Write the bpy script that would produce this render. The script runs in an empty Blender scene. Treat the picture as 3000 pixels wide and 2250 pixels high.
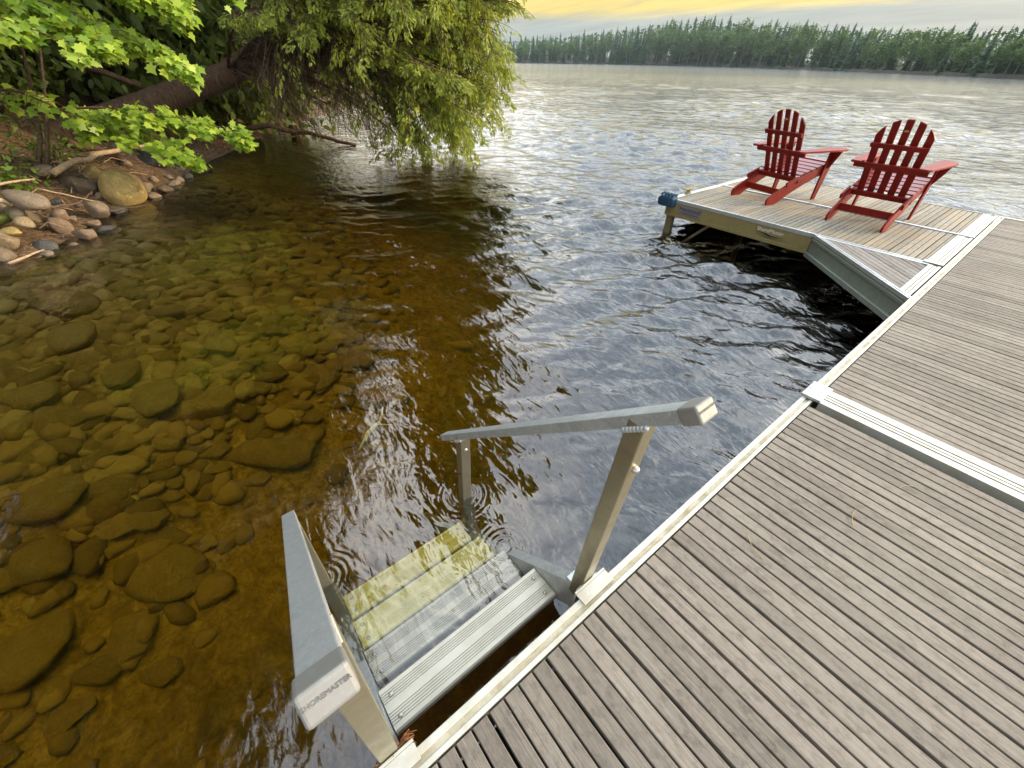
import bpy, bmesh, math, random
import numpy as np
from mathutils import Vector, Matrix

random.seed(7)
RNG = np.random.default_rng(11)
R = math.radians
scene = bpy.context.scene
COL = scene.collection
WZ = -0.395                       # water level (deck top = 0)

# ------------------------------------------------------------------ helpers
def tag(o, label=None, cat=None, group=None, kind=None):
    if label: o['label'] = label
    if cat: o['category'] = cat
    if group: o['group'] = group
    if kind: o['kind'] = kind
    return o

def empty(name, loc=(0, 0, 0), rz=0.0):
    o = bpy.data.objects.new(name, None)
    o.empty_display_size = 0.1
    COL.objects.link(o)
    o.location = loc
    o.rotation_euler = (0, 0, rz)
    return o

def copy_tree(o, parent=None):
    c = o.copy()
    COL.objects.link(c)
    if parent is not None:
        c.parent = parent
    for ch in list(o.children):
        copy_tree(ch, c)
    return c

class MB:
    """collects shapes and links them as one mesh object"""
    def __init__(self):
        self.v = []; self.f = []
    def add(self, vs, fs):
        n = len(self.v)
        self.v += [tuple(p) for p in vs]
        self.f += [tuple(i + n for i in q) for q in fs]
        return self
    def box(self, c, s, rot=None):
        x, y, z = s[0] / 2, s[1] / 2, s[2] / 2
        vs = [Vector((a * x, b * y, d * z)) for d in (-1, 1) for b in (-1, 1) for a in (-1, 1)]
        if rot is not None:
            vs = [rot @ p for p in vs]
        c = Vector(c)
        return self.add([p + c for p in vs], [(0, 2, 3, 1), (4, 5, 7, 6), (0, 1, 5, 4), (2, 6, 7, 3), (0, 4, 6, 2), (1, 3, 7, 5)])
    def lo(self, x0, x1, y0, y1, z0, z1):
        return self.box(((x0 + x1) / 2, (y0 + y1) / 2, (z0 + z1) / 2), (x1 - x0, y1 - y0, z1 - z0))
    def beam(self, p0, p1, w, h, side=(0, 1, 0)):
        """rectangular bar p0-p1, w along side, h across"""
        p0, p1 = Vector(p0), Vector(p1)
        d = (p1 - p0).normalized(); s = Vector(side)
        s = (s - d * s.dot(d)).normalized(); u = d.cross(s)
        vs = []
        for p in (p0, p1):
            for b in (-1, 1):
                for a in (-1, 1):
                    vs.append(p + s * (a * w / 2) + u * (b * h / 2))
        return self.add(vs, [(0, 1, 3, 2), (4, 6, 7, 5), (0, 4, 5, 1), (2, 3, 7, 6), (0, 2, 6, 4), (1, 5, 7, 3)])
    def prism(self, pts, fn, t0, t1):
        """pts: 2-D outline; fn(a, b, t) -> xyz; extruded t0..t1"""
        n = len(pts)
        vs = [fn(a, b, t0) for a, b in pts] + [fn(a, b, t1) for a, b in pts]
        fs = [tuple(range(n))[::-1], tuple(range(n, 2 * n))]
        fs += [(i, (i + 1) % n, n + (i + 1) % n, n + i) for i in range(n)]
        return self.add(vs, fs)
    def tube(self, pts, rad, n=7, cap=True):
        pts = [Vector(p) for p in pts]
        if not hasattr(rad, '__len__'): rad = [rad] * len(pts)
        vs = []; fs = []
        ref = Vector((0.31, 0.17, 0.93))
        for i, p in enumerate(pts):
            d = (pts[min(i + 1, len(pts) - 1)] - pts[max(i - 1, 0)]).normalized()
            s = d.cross(ref)
            if s.length < 1e-3: s = d.cross(Vector((1, 0, 0)))
            s.normalize(); u = d.cross(s)
            for k in range(n):
                a = 2 * math.pi * k / n
                vs.append(p + (s * math.cos(a) + u * math.sin(a)) * rad[i])
        m = len(pts)
        for i in range(m - 1):
            for k in range(n):
                fs.append((i * n + k, i * n + (k + 1) % n, (i + 1) * n + (k + 1) % n, (i + 1) * n + k))
        if cap:
            fs.append(tuple(range(n))[::-1]); fs.append(tuple(range((m - 1) * n, m * n)))
        return self.add(vs, fs)
    def dome(self, c, r, h, ax=(0, 0, 1), n=8):
        ax = Vector(ax).normalized()
        s = ax.orthogonal().normalized(); u = ax.cross(s); c = Vector(c)
        vs = []; fs = []
        for j in range(3):
            a = j * math.pi / 6
            for k in range(n):
                t = 2 * math.pi * k / n
                vs.append(c + (s * math.cos(t) + u * math.sin(t)) * r * math.cos(a) + ax * h * math.sin(a))
        vs.append(c + ax * h)
        for j in range(2):
            for k in range(n):
                fs.append((j * n + k, j * n + (k + 1) % n, (j + 1) * n + (k + 1) % n, (j + 1) * n + k))
        for k in range(n):
            fs.append((2 * n + k, 2 * n + (k + 1) % n, 3 * n))
        return self.add(vs, fs)
    def build(self, name, mat, parent=None, bevel=0.0, smooth=False, seg=2):
        me = bpy.data.meshes.new(name)
        me.from_pydata(self.v, [], self.f)
        me.validate()
        bm = bmesh.new(); bm.from_mesh(me)
        bmesh.ops.recalc_face_normals(bm, faces=bm.faces)
        bm.to_mesh(me); bm.free()
        return link(name, me, mat, parent, bevel, smooth, seg)

def link(name, me, mat, parent=None, bevel=0.0, smooth=False, seg=2):
    o = bpy.data.objects.new(name, me)
    COL.objects.link(o)
    for m in (mat if isinstance(mat, (list, tuple)) else [mat]):
        me.materials.append(m)
    if parent is not None:
        o.parent = parent
    if smooth:
        me.polygons.foreach_set('use_smooth', [True] * len(me.polygons))
    if bevel:
        b = o.modifiers.new('bevel', 'BEVEL')
        b.width = bevel; b.segments = seg; b.limit_method = 'ANGLE'; b.angle_limit = R(35)
    return o

def np_mesh(name, V, n):
    """V: (faces*n, 3) array, each consecutive n vertices one polygon"""
    nv = len(V); nf = nv // n
    me = bpy.data.meshes.new(name)
    me.vertices.add(nv); me.vertices.foreach_set('co', np.ascontiguousarray(V, dtype=np.float32).ravel())
    me.loops.add(nv); me.loops.foreach_set('vertex_index', np.arange(nv, dtype=np.int32))
    me.polygons.add(nf); me.polygons.foreach_set('loop_start', np.arange(0, nv, n, dtype=np.int32))
    me.polygons.foreach_set('loop_total', np.full(nf, n, dtype=np.int32))
    me.update(); me.validate()
    return me

def np_grid(name, P):
    """P: (a, b, 3) grid of points"""
    a, b = P.shape[:2]
    idx = np.arange(a * b).reshape(a, b)
    q = np.stack([idx[:-1, :-1], idx[:-1, 1:], idx[1:, 1:], idx[1:, :-1]], -1).reshape(-1, 4)
    me = bpy.data.meshes.new(name)
    me.vertices.add(a * b); me.vertices.foreach_set('co', np.ascontiguousarray(P, dtype=np.float32).ravel())
    me.loops.add(q.size); me.loops.foreach_set('vertex_index', q.astype(np.int32).ravel())
    me.polygons.add(len(q)); me.polygons.foreach_set('loop_start', np.arange(0, q.size, 4, dtype=np.int32))
    me.polygons.foreach_set('loop_total', np.full(len(q), 4, dtype=np.int32))
    me.update(); me.validate()
    me.polygons.foreach_set('use_smooth', [True] * len(me.polygons))
    return me

def text_mesh(s, size, extrude=0.0006):
    cu = bpy.data.curves.new('lettering', 'FONT')
    cu.body = s; cu.size = size; cu.extrude = extrude
    cu.align_x = 'CENTER'; cu.align_y = 'CENTER'; cu.resolution_u = 3
    o = bpy.data.objects.new('lettering', cu); COL.objects.link(o)
    bpy.context.view_layer.update()
    me = bpy.data.meshes.new_from_object(o.evaluated_get(bpy.context.evaluated_depsgraph_get()))
    bpy.data.objects.remove(o); bpy.data.curves.remove(cu)
    return me

def frame(o, x, y, z, origin):
    """orient object: local x,y,z axes given in parent's space"""
    x, y, z = Vector(x).normalized(), Vector(y).normalized(), Vector(z).normalized()
    m = Matrix((x, y, z)).transposed().to_4x4()
    m.translation = Vector(origin)
    o.matrix_local = m

# ------------------------------------------------------------------ materials
class NT:
    def __init__(self, name):
        self.m = bpy.data.materials.new(name); self.m.use_nodes = True
        self.t = self.m.node_tree; self.t.nodes.clear()
        self.out = self.n('ShaderNodeOutputMaterial')
    def n(self, typ, **kw):
        nd = self.t.nodes.new(typ)
        for k, v in kw.items():
            setattr(nd, k, v)
        return nd
    def l(self, a, b): self.t.links.new(a, b)
    def pos(self):
        return self.n('ShaderNodeNewGeometry').outputs['Position']
    def obj(self):
        return self.n('ShaderNodeTexCoord').outputs['Object']
    def mapping(self, src, scale=(1, 1, 1), rot=(0, 0, 0), loc=(0, 0, 0)):
        m = self.n('ShaderNodeMapping'); self.l(src, m.inputs['Vector'])
        m.inputs['Scale'].default_value = scale; m.inputs['Rotation'].default_value = rot; m.inputs['Location'].default_value = loc
        return m.outputs[0]
    def noise(self, src, scale=5, detail=4, rough=0.55, dist=0.0, typ='FBM'):
        n = self.n('ShaderNodeTexNoise'); self.l(src, n.inputs['Vector'])
        n.inputs['Scale'].default_value = scale; n.inputs['Detail'].default_value = detail
        n.inputs['Roughness'].default_value = rough; n.inputs['Distortion'].default_value = dist
        return n.outputs['Fac']
    def vor(self, src, scale=5, feature='F1', rnd=1.0):
        n = self.n('ShaderNodeTexVoronoi', feature=feature); self.l(src, n.inputs['Vector'])
        n.inputs['Scale'].default_value = scale; n.inputs['Randomness'].default_value = rnd
        return n
    def ramp(self, src, stops, interp='LINEAR'):
        r = self.n('ShaderNodeValToRGB'); self.l(src, r.inputs[0])
        cr = r.color_ramp; cr.interpolation = interp
        while len(cr.elements) < len(stops): cr.elements.new(0.5)
        for e, (p, c) in zip(cr.elements, stops):
            e.position = p
            e.color = (c, c, c, 1) if not hasattr(c, '__len__') else (*c, 1)
        return r.outputs[0]
    def math(self, op, a, b=None, clamp=False):
        m = self.n('ShaderNodeMath', operation=op, use_clamp=clamp)
        for i, s in enumerate((a, b)):
            if s is None: continue
            if isinstance(s, (int, float)): m.inputs[i].default_value = s
            else: self.l(s, m.inputs[i])
        return m.outputs[0]
    def mix(self, fac, a, b, blend='MIX'):
        m = self.n('ShaderNodeMix', data_type='RGBA', blend_type=blend)
        for i, s in ((0, fac), (6, a), (7, b)):
            if isinstance(s, (int, float)): m.inputs[i].default_value = s
            elif isinstance(s, tuple): m.inputs[i].default_value = (*s, 1)
            else: self.l(s, m.inputs[i])
        return m.outputs[2]
    def bump(self, h, strength=0.3, dist=0.01, normal=None):
        b = self.n('ShaderNodeBump'); self.l(h, b.inputs['Height'])
        b.inputs['Strength'].default_value = strength; b.inputs['Distance'].default_value = dist
        if normal is not None: self.l(normal, b.inputs['Normal'])
        return b.outputs[0]
    def rnd(self):
        return self.n('ShaderNodeNewGeometry').outputs['Random Per Island']
    def pr(self, color, rough=0.6, metal=0.0, normal=None, spec=None, **kw):
        p = self.n('ShaderNodeBsdfPrincipled')
        for k, s in (('Base Color', color), ('Roughness', rough), ('Metallic', metal)):
            if isinstance(s, (int, float)): p.inputs[k].default_value = s
            elif isinstance(s, tuple): p.inputs[k].default_value = (*s, 1)
            else: self.l(s, p.inputs[k])
        if spec is not None: p.inputs['Specular IOR Level'].default_value = spec
        if normal is not None: self.l(normal, p.inputs['Normal'])
        return p.outputs[0]
    def done(self, sh):
        self.l(sh, self.out.inputs['Surface']); return self.m

def wood(name, dark, mid, light, axis, warm=None):
    """weathered slats; grain along axis ('x','y' or angle)"""
    k = NT(name); p = k.pos()
    rz = 0.0 if axis == 'x' else (R(90) if axis == 'y' else axis)
    q = k.mapping(p, (1, 1, 1), (0, 0, -rz if axis not in ('x', 'y') else (0 if axis == 'x' else R(-90))))
    rd = k.rnd()
    off = k.n('ShaderNodeCombineXYZ'); k.l(k.math('MULTIPLY', rd, 37.0), off.inputs[0]); k.l(k.math('MULTIPLY', rd, 11.0), off.inputs[2])
    ad = k.n('ShaderNodeVectorMath', operation='ADD'); k.l(q, ad.inputs[0]); k.l(off.outputs[0], ad.inputs[1])
    q2 = ad.outputs[0]
    grain = k.noise(k.mapping(q2, (3.0, 95, 60)), 2.2, 6, 0.68, 0.6)
    fine = k.noise(k.mapping(q2, (22, 330, 200)), 1.0, 3, 0.6)
    blot = k.noise(k.mapping(p, (1, 1, 1)), 2.3, 5, 0.62)
    spots = k.noise(k.mapping(p, (26, 34, 30), (0, 0, 0.4)), 1.0, 4, 0.7)
    c = k.ramp(grain, [(0.28, dark), (0.5, mid), (0.72, light)])
    c = k.mix(k.ramp(fine, [(0.42, 0.0), (0.66, 0.40)]), c, tuple(x * 0.62 for x in mid))
    c = k.mix(k.ramp(spots, [(0.48, 0.0), (0.68, 0.7)]), c, tuple(x * 0.66 for x in dark))
    if warm:
        c = k.mix(k.ramp(blot, [(0.45, 0.0), (0.7, 0.6)]), c, warm)
    else:
        c = k.mix(k.ramp(blot, [(0.4, 0.0), (0.72, 0.35)]), c, tuple(x * 1.25 for x in light))
    v = k.math('ADD', k.math('MULTIPLY', rd, 0.42), 0.79)
    hsv = k.n('ShaderNodeHueSaturation'); k.l(c, hsv.inputs['Color']); k.l(v, hsv.inputs['Value'])
    h = k.math('ADD', k.math('MULTIPLY', grain, 0.7), k.math('MULTIPLY', fine, 0.3))
    return k.done(k.pr(hsv.outputs[0], 0.78, 0, k.bump(h, 0.5, 0.004), 0.3))

def metal(name, col=(0.62, 0.62, 0.60), rough=0.42, metallic=0.75, stain=None, dirt=0.25, sc=1.0):
    k = NT(name); p = k.pos()
    a = k.noise(k.mapping(p, (9 * sc, 9 * sc, 9 * sc)), 1.4, 6, 0.65, 0.5)
    b = k.noise(k.mapping(p, (60, 60, 60)), 2.0, 5, 0.7)
    c = k.mix(k.ramp(a, [(0.4, 0.0), (0.68, dirt * 1.6)]), col, tuple(x * 0.6 for x in col))
    c = k.mix(k.ramp(b, [(0.52, 0.0), (0.72, dirt * 1.4)]), c, tuple(min(1, x * 1.35) for x in col))
    if stain:
        s = k.noise(k.mapping(p, (14, 14, 5)), 1.0, 5, 0.6)
        c = k.mix(k.ramp(s, [(0.45, 0.0), (0.66, 0.6)]), c, stain)
    rr = k.ramp(a, [(0.3, rough - 0.08), (0.7, rough + 0.16)])
    return k.done(k.pr(c, rr, metallic, k.bump(b, 0.10, 0.002)))

def plain(name, col, rough=0.6, metallic=0.0, var=0.25, sc=12, bump=0.15, spec=None):
    k = NT(name); p = k.pos()
    a = k.noise(k.mapping(p, (sc, sc, sc)), 1.0, 5, 0.6)
    c = k.mix(k.ramp(a, [(0.35, 0.0), (0.7, 1.0)]), tuple(x * (1 - var) for x in col), tuple(x * (1 + var) for x in col))
    return k.done(k.pr(c, rough, metallic, k.bump(a, bump, 0.005), spec))

def foliage(name, cols, trans=0.35, rough=0.5, spread=1.0):
    k = NT(name)
    rd = k.rnd()
    big = k.noise(k.pos(), 1.1, 2, 0.5)
    f = k.math('ADD', k.math('MULTIPLY', rd, 0.6), k.math('MULTIPLY', big, 0.4))
    n = len(cols)
    c = k.ramp(f, [(0.12 + 0.76 * i / (n - 1), cc) for i, cc in enumerate(cols)])
    d = k.pr(c, rough, 0, None, 0.3)
    t = k.n('ShaderNodeBsdfTranslucent')
    k.l(k.mix(1.0, c, (1.25, 1.15, 0.5), 'MULTIPLY'), t.inputs['Color'])
    m = k.n('ShaderNodeMixShader'); m.inputs[0].default_value = trans
    k.l(d, m.inputs[1]); k.l(t.outputs[0], m.inputs[2])
    return k.done(m.outputs[0])

def bark(name, a, b, sc=(14, 14, 3)):
    k = NT(name); p = k.pos()
    n = k.noise(k.mapping(p, sc), 1.6, 6, 0.65, 0.8)
    c = k.ramp(n, [(0.3, a), (0.68, b)])
    return k.done(k.pr(c, 0.9, 0, k.bump(n, 0.8, 0.03), 0.15))

def stone(name, cols, speck=0.35, rough=0.75):
    k = NT(name); p = k.pos()
    oi = k.n('ShaderNodeObjectInfo').outputs['Random']
    n = k.noise(p, 9, 6, 0.65, 0.3); m = k.noise(p, 55, 4, 0.7)
    c = k.ramp(k.math('ADD', k.math('MULTIPLY', n, 0.65), k.math('MULTIPLY', oi, 0.35)), [(0.25 + 0.5 * i / (len(cols) - 1), cc) for i, cc in enumerate(cols)])
    c = k.mix(k.ramp(m, [(0.5, 0.0), (0.66, speck)]), c, tuple(x * 0.35 for x in cols[0]))
    c = k.mix(k.ramp(k.noise(p, 19, 3, 0.6), [(0.6, 0.0), (0.7, speck)]), c, tuple(min(1, x * 1.7) for x in cols[-1]))
    return k.done(k.pr(c, rough, 0, k.bump(k.math('ADD', n, m), 0.9, 0.03), 0.3))

M = {}
M['wood_main'] = wood('weathered_grey_wood', (0.132, 0.107, 0.086), (0.196, 0.166, 0.137), (0.265, 0.232, 0.193), 'x')
M['wood_arm'] = wood('weathered_tan_wood', (0.155, 0.133, 0.104), (0.265, 0.234, 0.190), (0.37, 0.332, 0.275), 'y', (0.31, 0.225, 0.12))
M['wood_tri'] = wood('weathered_grey_wood_diagonal', (0.12, 0.105, 0.095), (0.19, 0.172, 0.158), (0.27, 0.245, 0.225), R(-43))
M['rail'] = metal('bright_aluminium', (0.50, 0.49, 0.44), 0.42, 0.35, (0.40, 0.35, 0.25), 0.15)
M['cap'] = metal('cast_end_cap', (0.27, 0.26, 0.24), 0.5, 0.4, None, 0.2)
M['capletter'] = plain('embossed_letters', (0.12, 0.115, 0.105), 0.5)  # letters coloured dark in place of the shadows round raised lettering
M['channel'] = metal('stained_aluminium', (0.55, 0.49, 0.36), 0.55, 0.3, (0.30, 0.22, 0.11), 0.3)
M['alu'] = metal('mill_aluminium', (0.50, 0.52, 0.53), 0.36, 0.5, None, 0.42)
M['alu_tan'] = metal('warm_weathered_aluminium', (0.41, 0.365, 0.25), 0.34, 0.85, None, 0.15)
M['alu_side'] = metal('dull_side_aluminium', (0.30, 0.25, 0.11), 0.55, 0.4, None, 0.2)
M['legmetal'] = metal('stained_leg_metal', (0.22, 0.18, 0.10), 0.6, 0.2, None, 0.3)
M['alu_grey'] = metal('dull_grey_aluminium', (0.27, 0.31, 0.28), 0.5, 0.5, None, 0.2)
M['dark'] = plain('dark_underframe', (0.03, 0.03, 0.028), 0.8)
M['red'] = plain('red_paint', (0.205, 0.010, 0.006), 0.5, 0, 0.22, 16, 0.1, 0.22)
M['seatred'] = plain('sky_sheen_red_paint', (0.24, 0.028, 0.030), 0.30, 0, 0.15, 20, 0.08)  # seat red made lighter and pinker, sky reflection painted into the colour
M['blue'] = plain('blue_vinyl', (0.008, 0.05, 0.105), 0.5, 0, 0.25, 20, 0.2)
M['tread'] = metal('tread_aluminium', (0.54, 0.505, 0.42), 0.45, 0.40, None, 0.10)
M['algae'] = metal('algae_covered_tread', (0.98, 0.94, 0.50), 0.85, 0.0, (0.90, 0.80, 0.22), 0.2)
M['bolt'] = metal('bolt_steel', (0.50, 0.48, 0.43), 0.4, 0.8, None, 0.1)
M['signplate'] = plain('pale_sign_plate', (0.20, 0.18, 0.17), 0.5, 0, 0.1)
M['signblue'] = plain('navy_lettering', (0.012, 0.018, 0.10), 0.5, 0, 0.1)
M['white'] = plain('white_lettering', (0.72, 0.70, 0.62), 0.5, 0, 0.1)
M['black'] = plain('black_lettering', (0.01, 0.01, 0.015), 0.5, 0, 0.1)
M['straw'] = plain('dry_straw', (0.42, 0.30, 0.14), 0.8, 0, 0.3)
M['rust'] = plain('rusty_needles', (0.22, 0.085, 0.03), 0.85, 0, 0.4, 40)
M['cedar'] = foliage('cedar_foliage', [(0.10, 0.135, 0.022), (0.20, 0.25, 0.035), (0.33, 0.38, 0.05), (0.52, 0.54, 0.09)], 0.42)
M['maple'] = foliage('maple_leaves', [(0.11, 0.20, 0.018), (0.24, 0.36, 0.03), (0.44, 0.54, 0.07)], 0.38, 0.4)
M['bankgreen'] = foliage('bank_foliage', [(0.06, 0.085, 0.018), (0.11, 0.145, 0.025), (0.18, 0.21, 0.035)], 0.35)
M['shrub'] = foliage('shrub_leaves', [(0.05, 0.10, 0.012), (0.10, 0.18, 0.02), (0.16, 0.25, 0.03)], 0.35)
M['needle'] = foliage('fir_needles', [(0.028, 0.066, 0.038), (0.045, 0.098, 0.048), (0.07, 0.14, 0.06)], 0.2, 0.7)
M['farleaf'] = foliage('far_leaves', [(0.05, 0.10, 0.04), (0.08, 0.145, 0.048), (0.12, 0.19, 0.06)], 0.25, 0.7)
M['bark'] = bark('cedar_bark', (0.035, 0.021, 0.012), (0.125, 0.074, 0.044))
M['twig'] = bark('bare_twig', (0.06, 0.038, 0.023), (0.18, 0.12, 0.08), (20, 20, 20))
M['stick'] = bark('pale_driftwood', (0.28, 0.18, 0.10), (0.50, 0.37, 0.24), (20, 20, 8))
M['farbark'] = bark('grey_bark', (0.10, 0.09, 0.08), (0.25, 0.23, 0.20), (2, 2, 0.5))
M['gold'] = stone('golden_boulder', [(0.22, 0.14, 0.05), (0.44, 0.31, 0.11), (0.55, 0.42, 0.18)], 0.5)
M['tan'] = stone('tan_stone', [(0.20, 0.135, 0.07), (0.31, 0.225, 0.13), (0.41, 0.32, 0.20)], 0.35)
M['brown'] = stone('brown_stone', [(0.11, 0.075, 0.045), (0.20, 0.145, 0.095), (0.29, 0.22, 0.15)], 0.3)
M['wet'] = stone('wet_dark_stone', [(0.035, 0.032, 0.028), (0.07, 0.063, 0.054), (0.12, 0.108, 0.092)], 0.3, 0.3)
M['pink'] = stone('pinkish_stone', [(0.16, 0.10, 0.065), (0.25, 0.17, 0.11), (0.33, 0.24, 0.165)], 0.3)
M['under'] = stone('algae_brown_stone', [(0.32, 0.235, 0.115), (0.44, 0.335, 0.17), (0.56, 0.45, 0.26)], 0.2, 0.8)
M['leafbrown'] = plain('wet_brown_leaf', (0.20, 0.10, 0.055), 0.6, 0, 0.3, 40)
M['moss'] = plain('moss', (0.10, 0.13, 0.02), 0.9, 0, 0.4, 30, 0.6)
M['land'] = plain('far_shore_soil', (0.035, 0.032, 0.022), 0.9, 0, 0.3, 0.2)

def ground_mat():
    k = NT('lake_bed_and_bank'); p = k.pos()
    n1 = k.noise(p, 1.3, 5, 0.6, 0.4); n2 = k.noise(p, 7.0, 6, 0.68, 1.0); n3 = k.noise(p, 30, 4, 0.7, 0.5)
    v = k.vor(k.mapping(p, (1, 2.1, 0.3), (0, 0, 0.5)), 9); vd = v.outputs['Distance']; vc = v.outputs['Color']
    bed = k.ramp(k.math('ADD', k.math('MULTIPLY', n1, 0.35), k.math('MULTIPLY', n2, 0.65)), [(0.36, (0.17, 0.12, 0.035)), (0.5, (0.45, 0.335, 0.105)), (0.64, (0.72, 0.57, 0.21))])
    sep = k.n('ShaderNodeSeparateColor'); k.l(vc, sep.inputs[0])
    leafm = k.math('MULTIPLY', k.ramp(k.math('ADD', vd, k.math('MULTIPLY', n3, 0.5)), [(0.42, 1.0), (0.58, 0.0)]), k.ramp(sep.outputs[0], [(0.62, 0.0), (0.7, 0.5)]))
    bed = k.mix(leafm, bed, k.ramp(sep.outputs[1], [(0.2, (0.20, 0.135, 0.045)), (0.75, (0.30, 0.20, 0.06)), (0.95, (0.5, 0.42, 0.16))]))
    bed = k.mix(k.ramp(n3, [(0.44, 0.0), (0.66, 0.62)]), bed, (0.16, 0.11, 0.035))
    soil = k.ramp(n2, [(0.3, (0.04, 0.028, 0.016)), (0.5, (0.09, 0.06, 0.035)), (0.7, (0.17, 0.115, 0.07))])
    soil = k.mix(k.ramp(k.noise(k.mapping(p, (30, 9, 30), (0, 0, 0.7)), 1.5, 4, 0.7), [(0.5, 0.0), (0.65, 0.7)]), soil, (0.34, 0.19, 0.09))
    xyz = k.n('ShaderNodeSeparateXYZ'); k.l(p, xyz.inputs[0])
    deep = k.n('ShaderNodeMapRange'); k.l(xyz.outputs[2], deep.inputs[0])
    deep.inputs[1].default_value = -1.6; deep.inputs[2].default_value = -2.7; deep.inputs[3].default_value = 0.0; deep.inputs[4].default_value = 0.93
    bed = k.mix(deep.outputs[0], bed, (0.02, 0.016, 0.008))  # bed painted darker with depth, standing in for the shade under the dock
    up = k.ramp(k.math('ADD', xyz.outputs[2], 0.9), [(0.40, 0.0), (0.50, 1.0)])
    c = k.mix(up, bed, soil)
    return k.done(k.pr(c, 0.9, 0, k.bump(k.math('ADD', n2, k.math('MULTIPLY', n3, 0.6)), 0.7, 0.03), 0.1))
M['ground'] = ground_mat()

def water_mat():
    k = NT('lake_water'); p = k.pos()
    d = k.n('ShaderNodeVectorMath', operation='DISTANCE'); k.l(p, d.inputs[0]); d.inputs[1].default_value = (-2.2, -1.2, WZ)
    mr = k.n('ShaderNodeMapRange', interpolation_type='SMOOTHSTEP'); k.l(d.outputs['Value'], mr.inputs[0])
    mr.inputs[1].default_value = 1.0; mr.inputs[2].default_value = 6.0; mr.inputs[3].default_value = 0.3; mr.inputs[4].default_value = 1.0
    far_ = k.n('ShaderNodeMapRange'); k.l(d.outputs['Value'], far_.inputs[0])
    far_.inputs[1].default_value = 12.0; far_.inputs[2].default_value = 45.0; far_.inputs[3].default_value = 1.0; far_.inputs[4].default_value = 0.0
    def wave(sx, sy, det, dist, rot):
        return k.noise(k.mapping(p, (sx, sy, 1), (0, 0, rot)), 1.0, det, 0.5, dist)
    h = k.math('MULTIPLY', wave(3.5, 8.0, 2, 0.6, R(38)), 0.020)
    h = k.math('ADD', h, k.math('MULTIPLY', wave(10.0, 19.0, 2, 0.5, R(25)), 0.0065))
    h = k.math('MULTIPLY', k.math('MULTIPLY', h, mr.outputs[0]), far_.outputs[0])
    ff = k.n('ShaderNodeMapRange'); k.l(d.outputs['Value'], ff.inputs[0])
    ff.inputs[1].default_value = 7.0; ff.inputs[2].default_value = 22.0
    fo = k.n('ShaderNodeMapRange'); k.l(d.outputs['Value'], fo.inputs[0])
    fo.inputs[1].default_value = 25.0; fo.inputs[2].default_value = 110.0; fo.inputs[3].default_value = 1.0; fo.inputs[4].default_value = 0.08
    h2 = k.math('ADD', k.math('MULTIPLY', wave(1.1, 3.2, 3, 0.8, R(40)), 0.085), k.math('MULTIPLY', wave(0.42, 1.0, 2, 0.6, R(52)), 0.12))
    h = k.math('ADD', h, k.math('MULTIPLY', k.math('MULTIPLY', h2, ff.outputs[0]), fo.outputs[0]))
    # rings round the ladder posts
    for c, a0 in (((-0.83, 0.60, WZ), 0.0006), ((-0.83, -0.11, WZ), 0.0005), ((-0.47, 0.60, WZ), 0.0003)):
        dd = k.n('ShaderNodeVectorMath', operation='DISTANCE'); k.l(p, dd.inputs[0]); dd.inputs[1].default_value = c
        r_ = dd.outputs['Value']
        s = k.math('SINE', k.math('MULTIPLY', r_, 230.0))
        env = k.ramp(r_, [(0.0, 0.0), (0.035, 1.0), (0.17, 0.0)])
        h = k.math('ADD', h, k.math('MULTIPLY', k.math('MULTIPLY', k.math('MULTIPLY', s, env), k.ramp(k.noise(p, 9.0, 2), [(0.42, 0.0), (0.6, 1.6)])), a0))
    nb = k.n('ShaderNodeBump'); k.l(h, nb.inputs['Height']); nb.inputs['Strength'].default_value = 1.0; nb.inputs['Distance'].default_value = 1.0
    N = nb.outputs[0]
    rg = k.n('ShaderNodeMapRange'); k.l(d.outputs['Value'], rg.inputs[0])
    rg.inputs[1].default_value = 10.0; rg.inputs[2].default_value = 70.0; rg.inputs[3].default_value = 0.03; rg.inputs[4].default_value = 0.13
    fr = k.n('ShaderNodeFresnel'); fr.inputs['IOR'].default_value = 1.9; k.l(N, fr.inputs['Normal'])
    g = k.n('ShaderNodeBsdfGlossy'); k.l(rg.outputs[0], g.inputs['Roughness']); k.l(N, g.inputs['Normal'])
    t = k.n('ShaderNodeBsdfTransparent'); t.inputs['Color'].default_value = (0.97, 0.95, 0.90, 1)
    mx = k.n('ShaderNodeMixShader'); k.l(fr.outputs[0], mx.inputs[0]); k.l(t.outputs[0], mx.inputs[1]); k.l(g.outputs[0], mx.inputs[2])
    va = k.n('ShaderNodeVolumeAbsorption'); va.inputs['Color'].default_value = (0.86, 0.735, 0.05, 1); va.inputs['Density'].default_value = 1.25
    k.l(va.outputs[0], k.out.inputs['Volume'])
    return k.done(mx.outputs[0])
M['water'] = water_mat()

# ------------------------------------------------------------------ ground, water
SHORE = np.array([(-4.6, -40), (-5.0, -12), (-5.6, -7), (-6.0, -4), (-6.4, -1.75), (-6.6, -1.40), (-7.1, -1.05), (-7.9, -0.88), (-8.6, -0.42),
                  (-9.8, 0.22), (-10.7, 0.58), (-12.5, 1.6), (-14.9, 2.9), (-18, 5), (-25, 10), (-40, 18), (-80, 40), (-260, 110)], float)
def shore_dist(x, y):
    """signed distance to the waterline, positive over water"""
    best = np.full(x.shape, 1e9); sgn = np.ones(x.shape)
    for a, b in zip(SHORE[:-1], SHORE[1:]):
        d = b - a; L2 = d @ d
        t = np.clip(((x - a[0]) * d[0] + (y - a[1]) * d[1]) / L2, 0, 1)
        dx, dy = x - a[0] - t * d[0], y - a[1] - t * d[1]
        q = np.hypot(dx, dy); cr = d[0] * dy - d[1] * dx
        m = q < best
        best = np.where(m, q, best); sgn = np.where(m, np.where(cr > 0, -1.0, 1.0), sgn)
    return best * sgn
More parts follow.
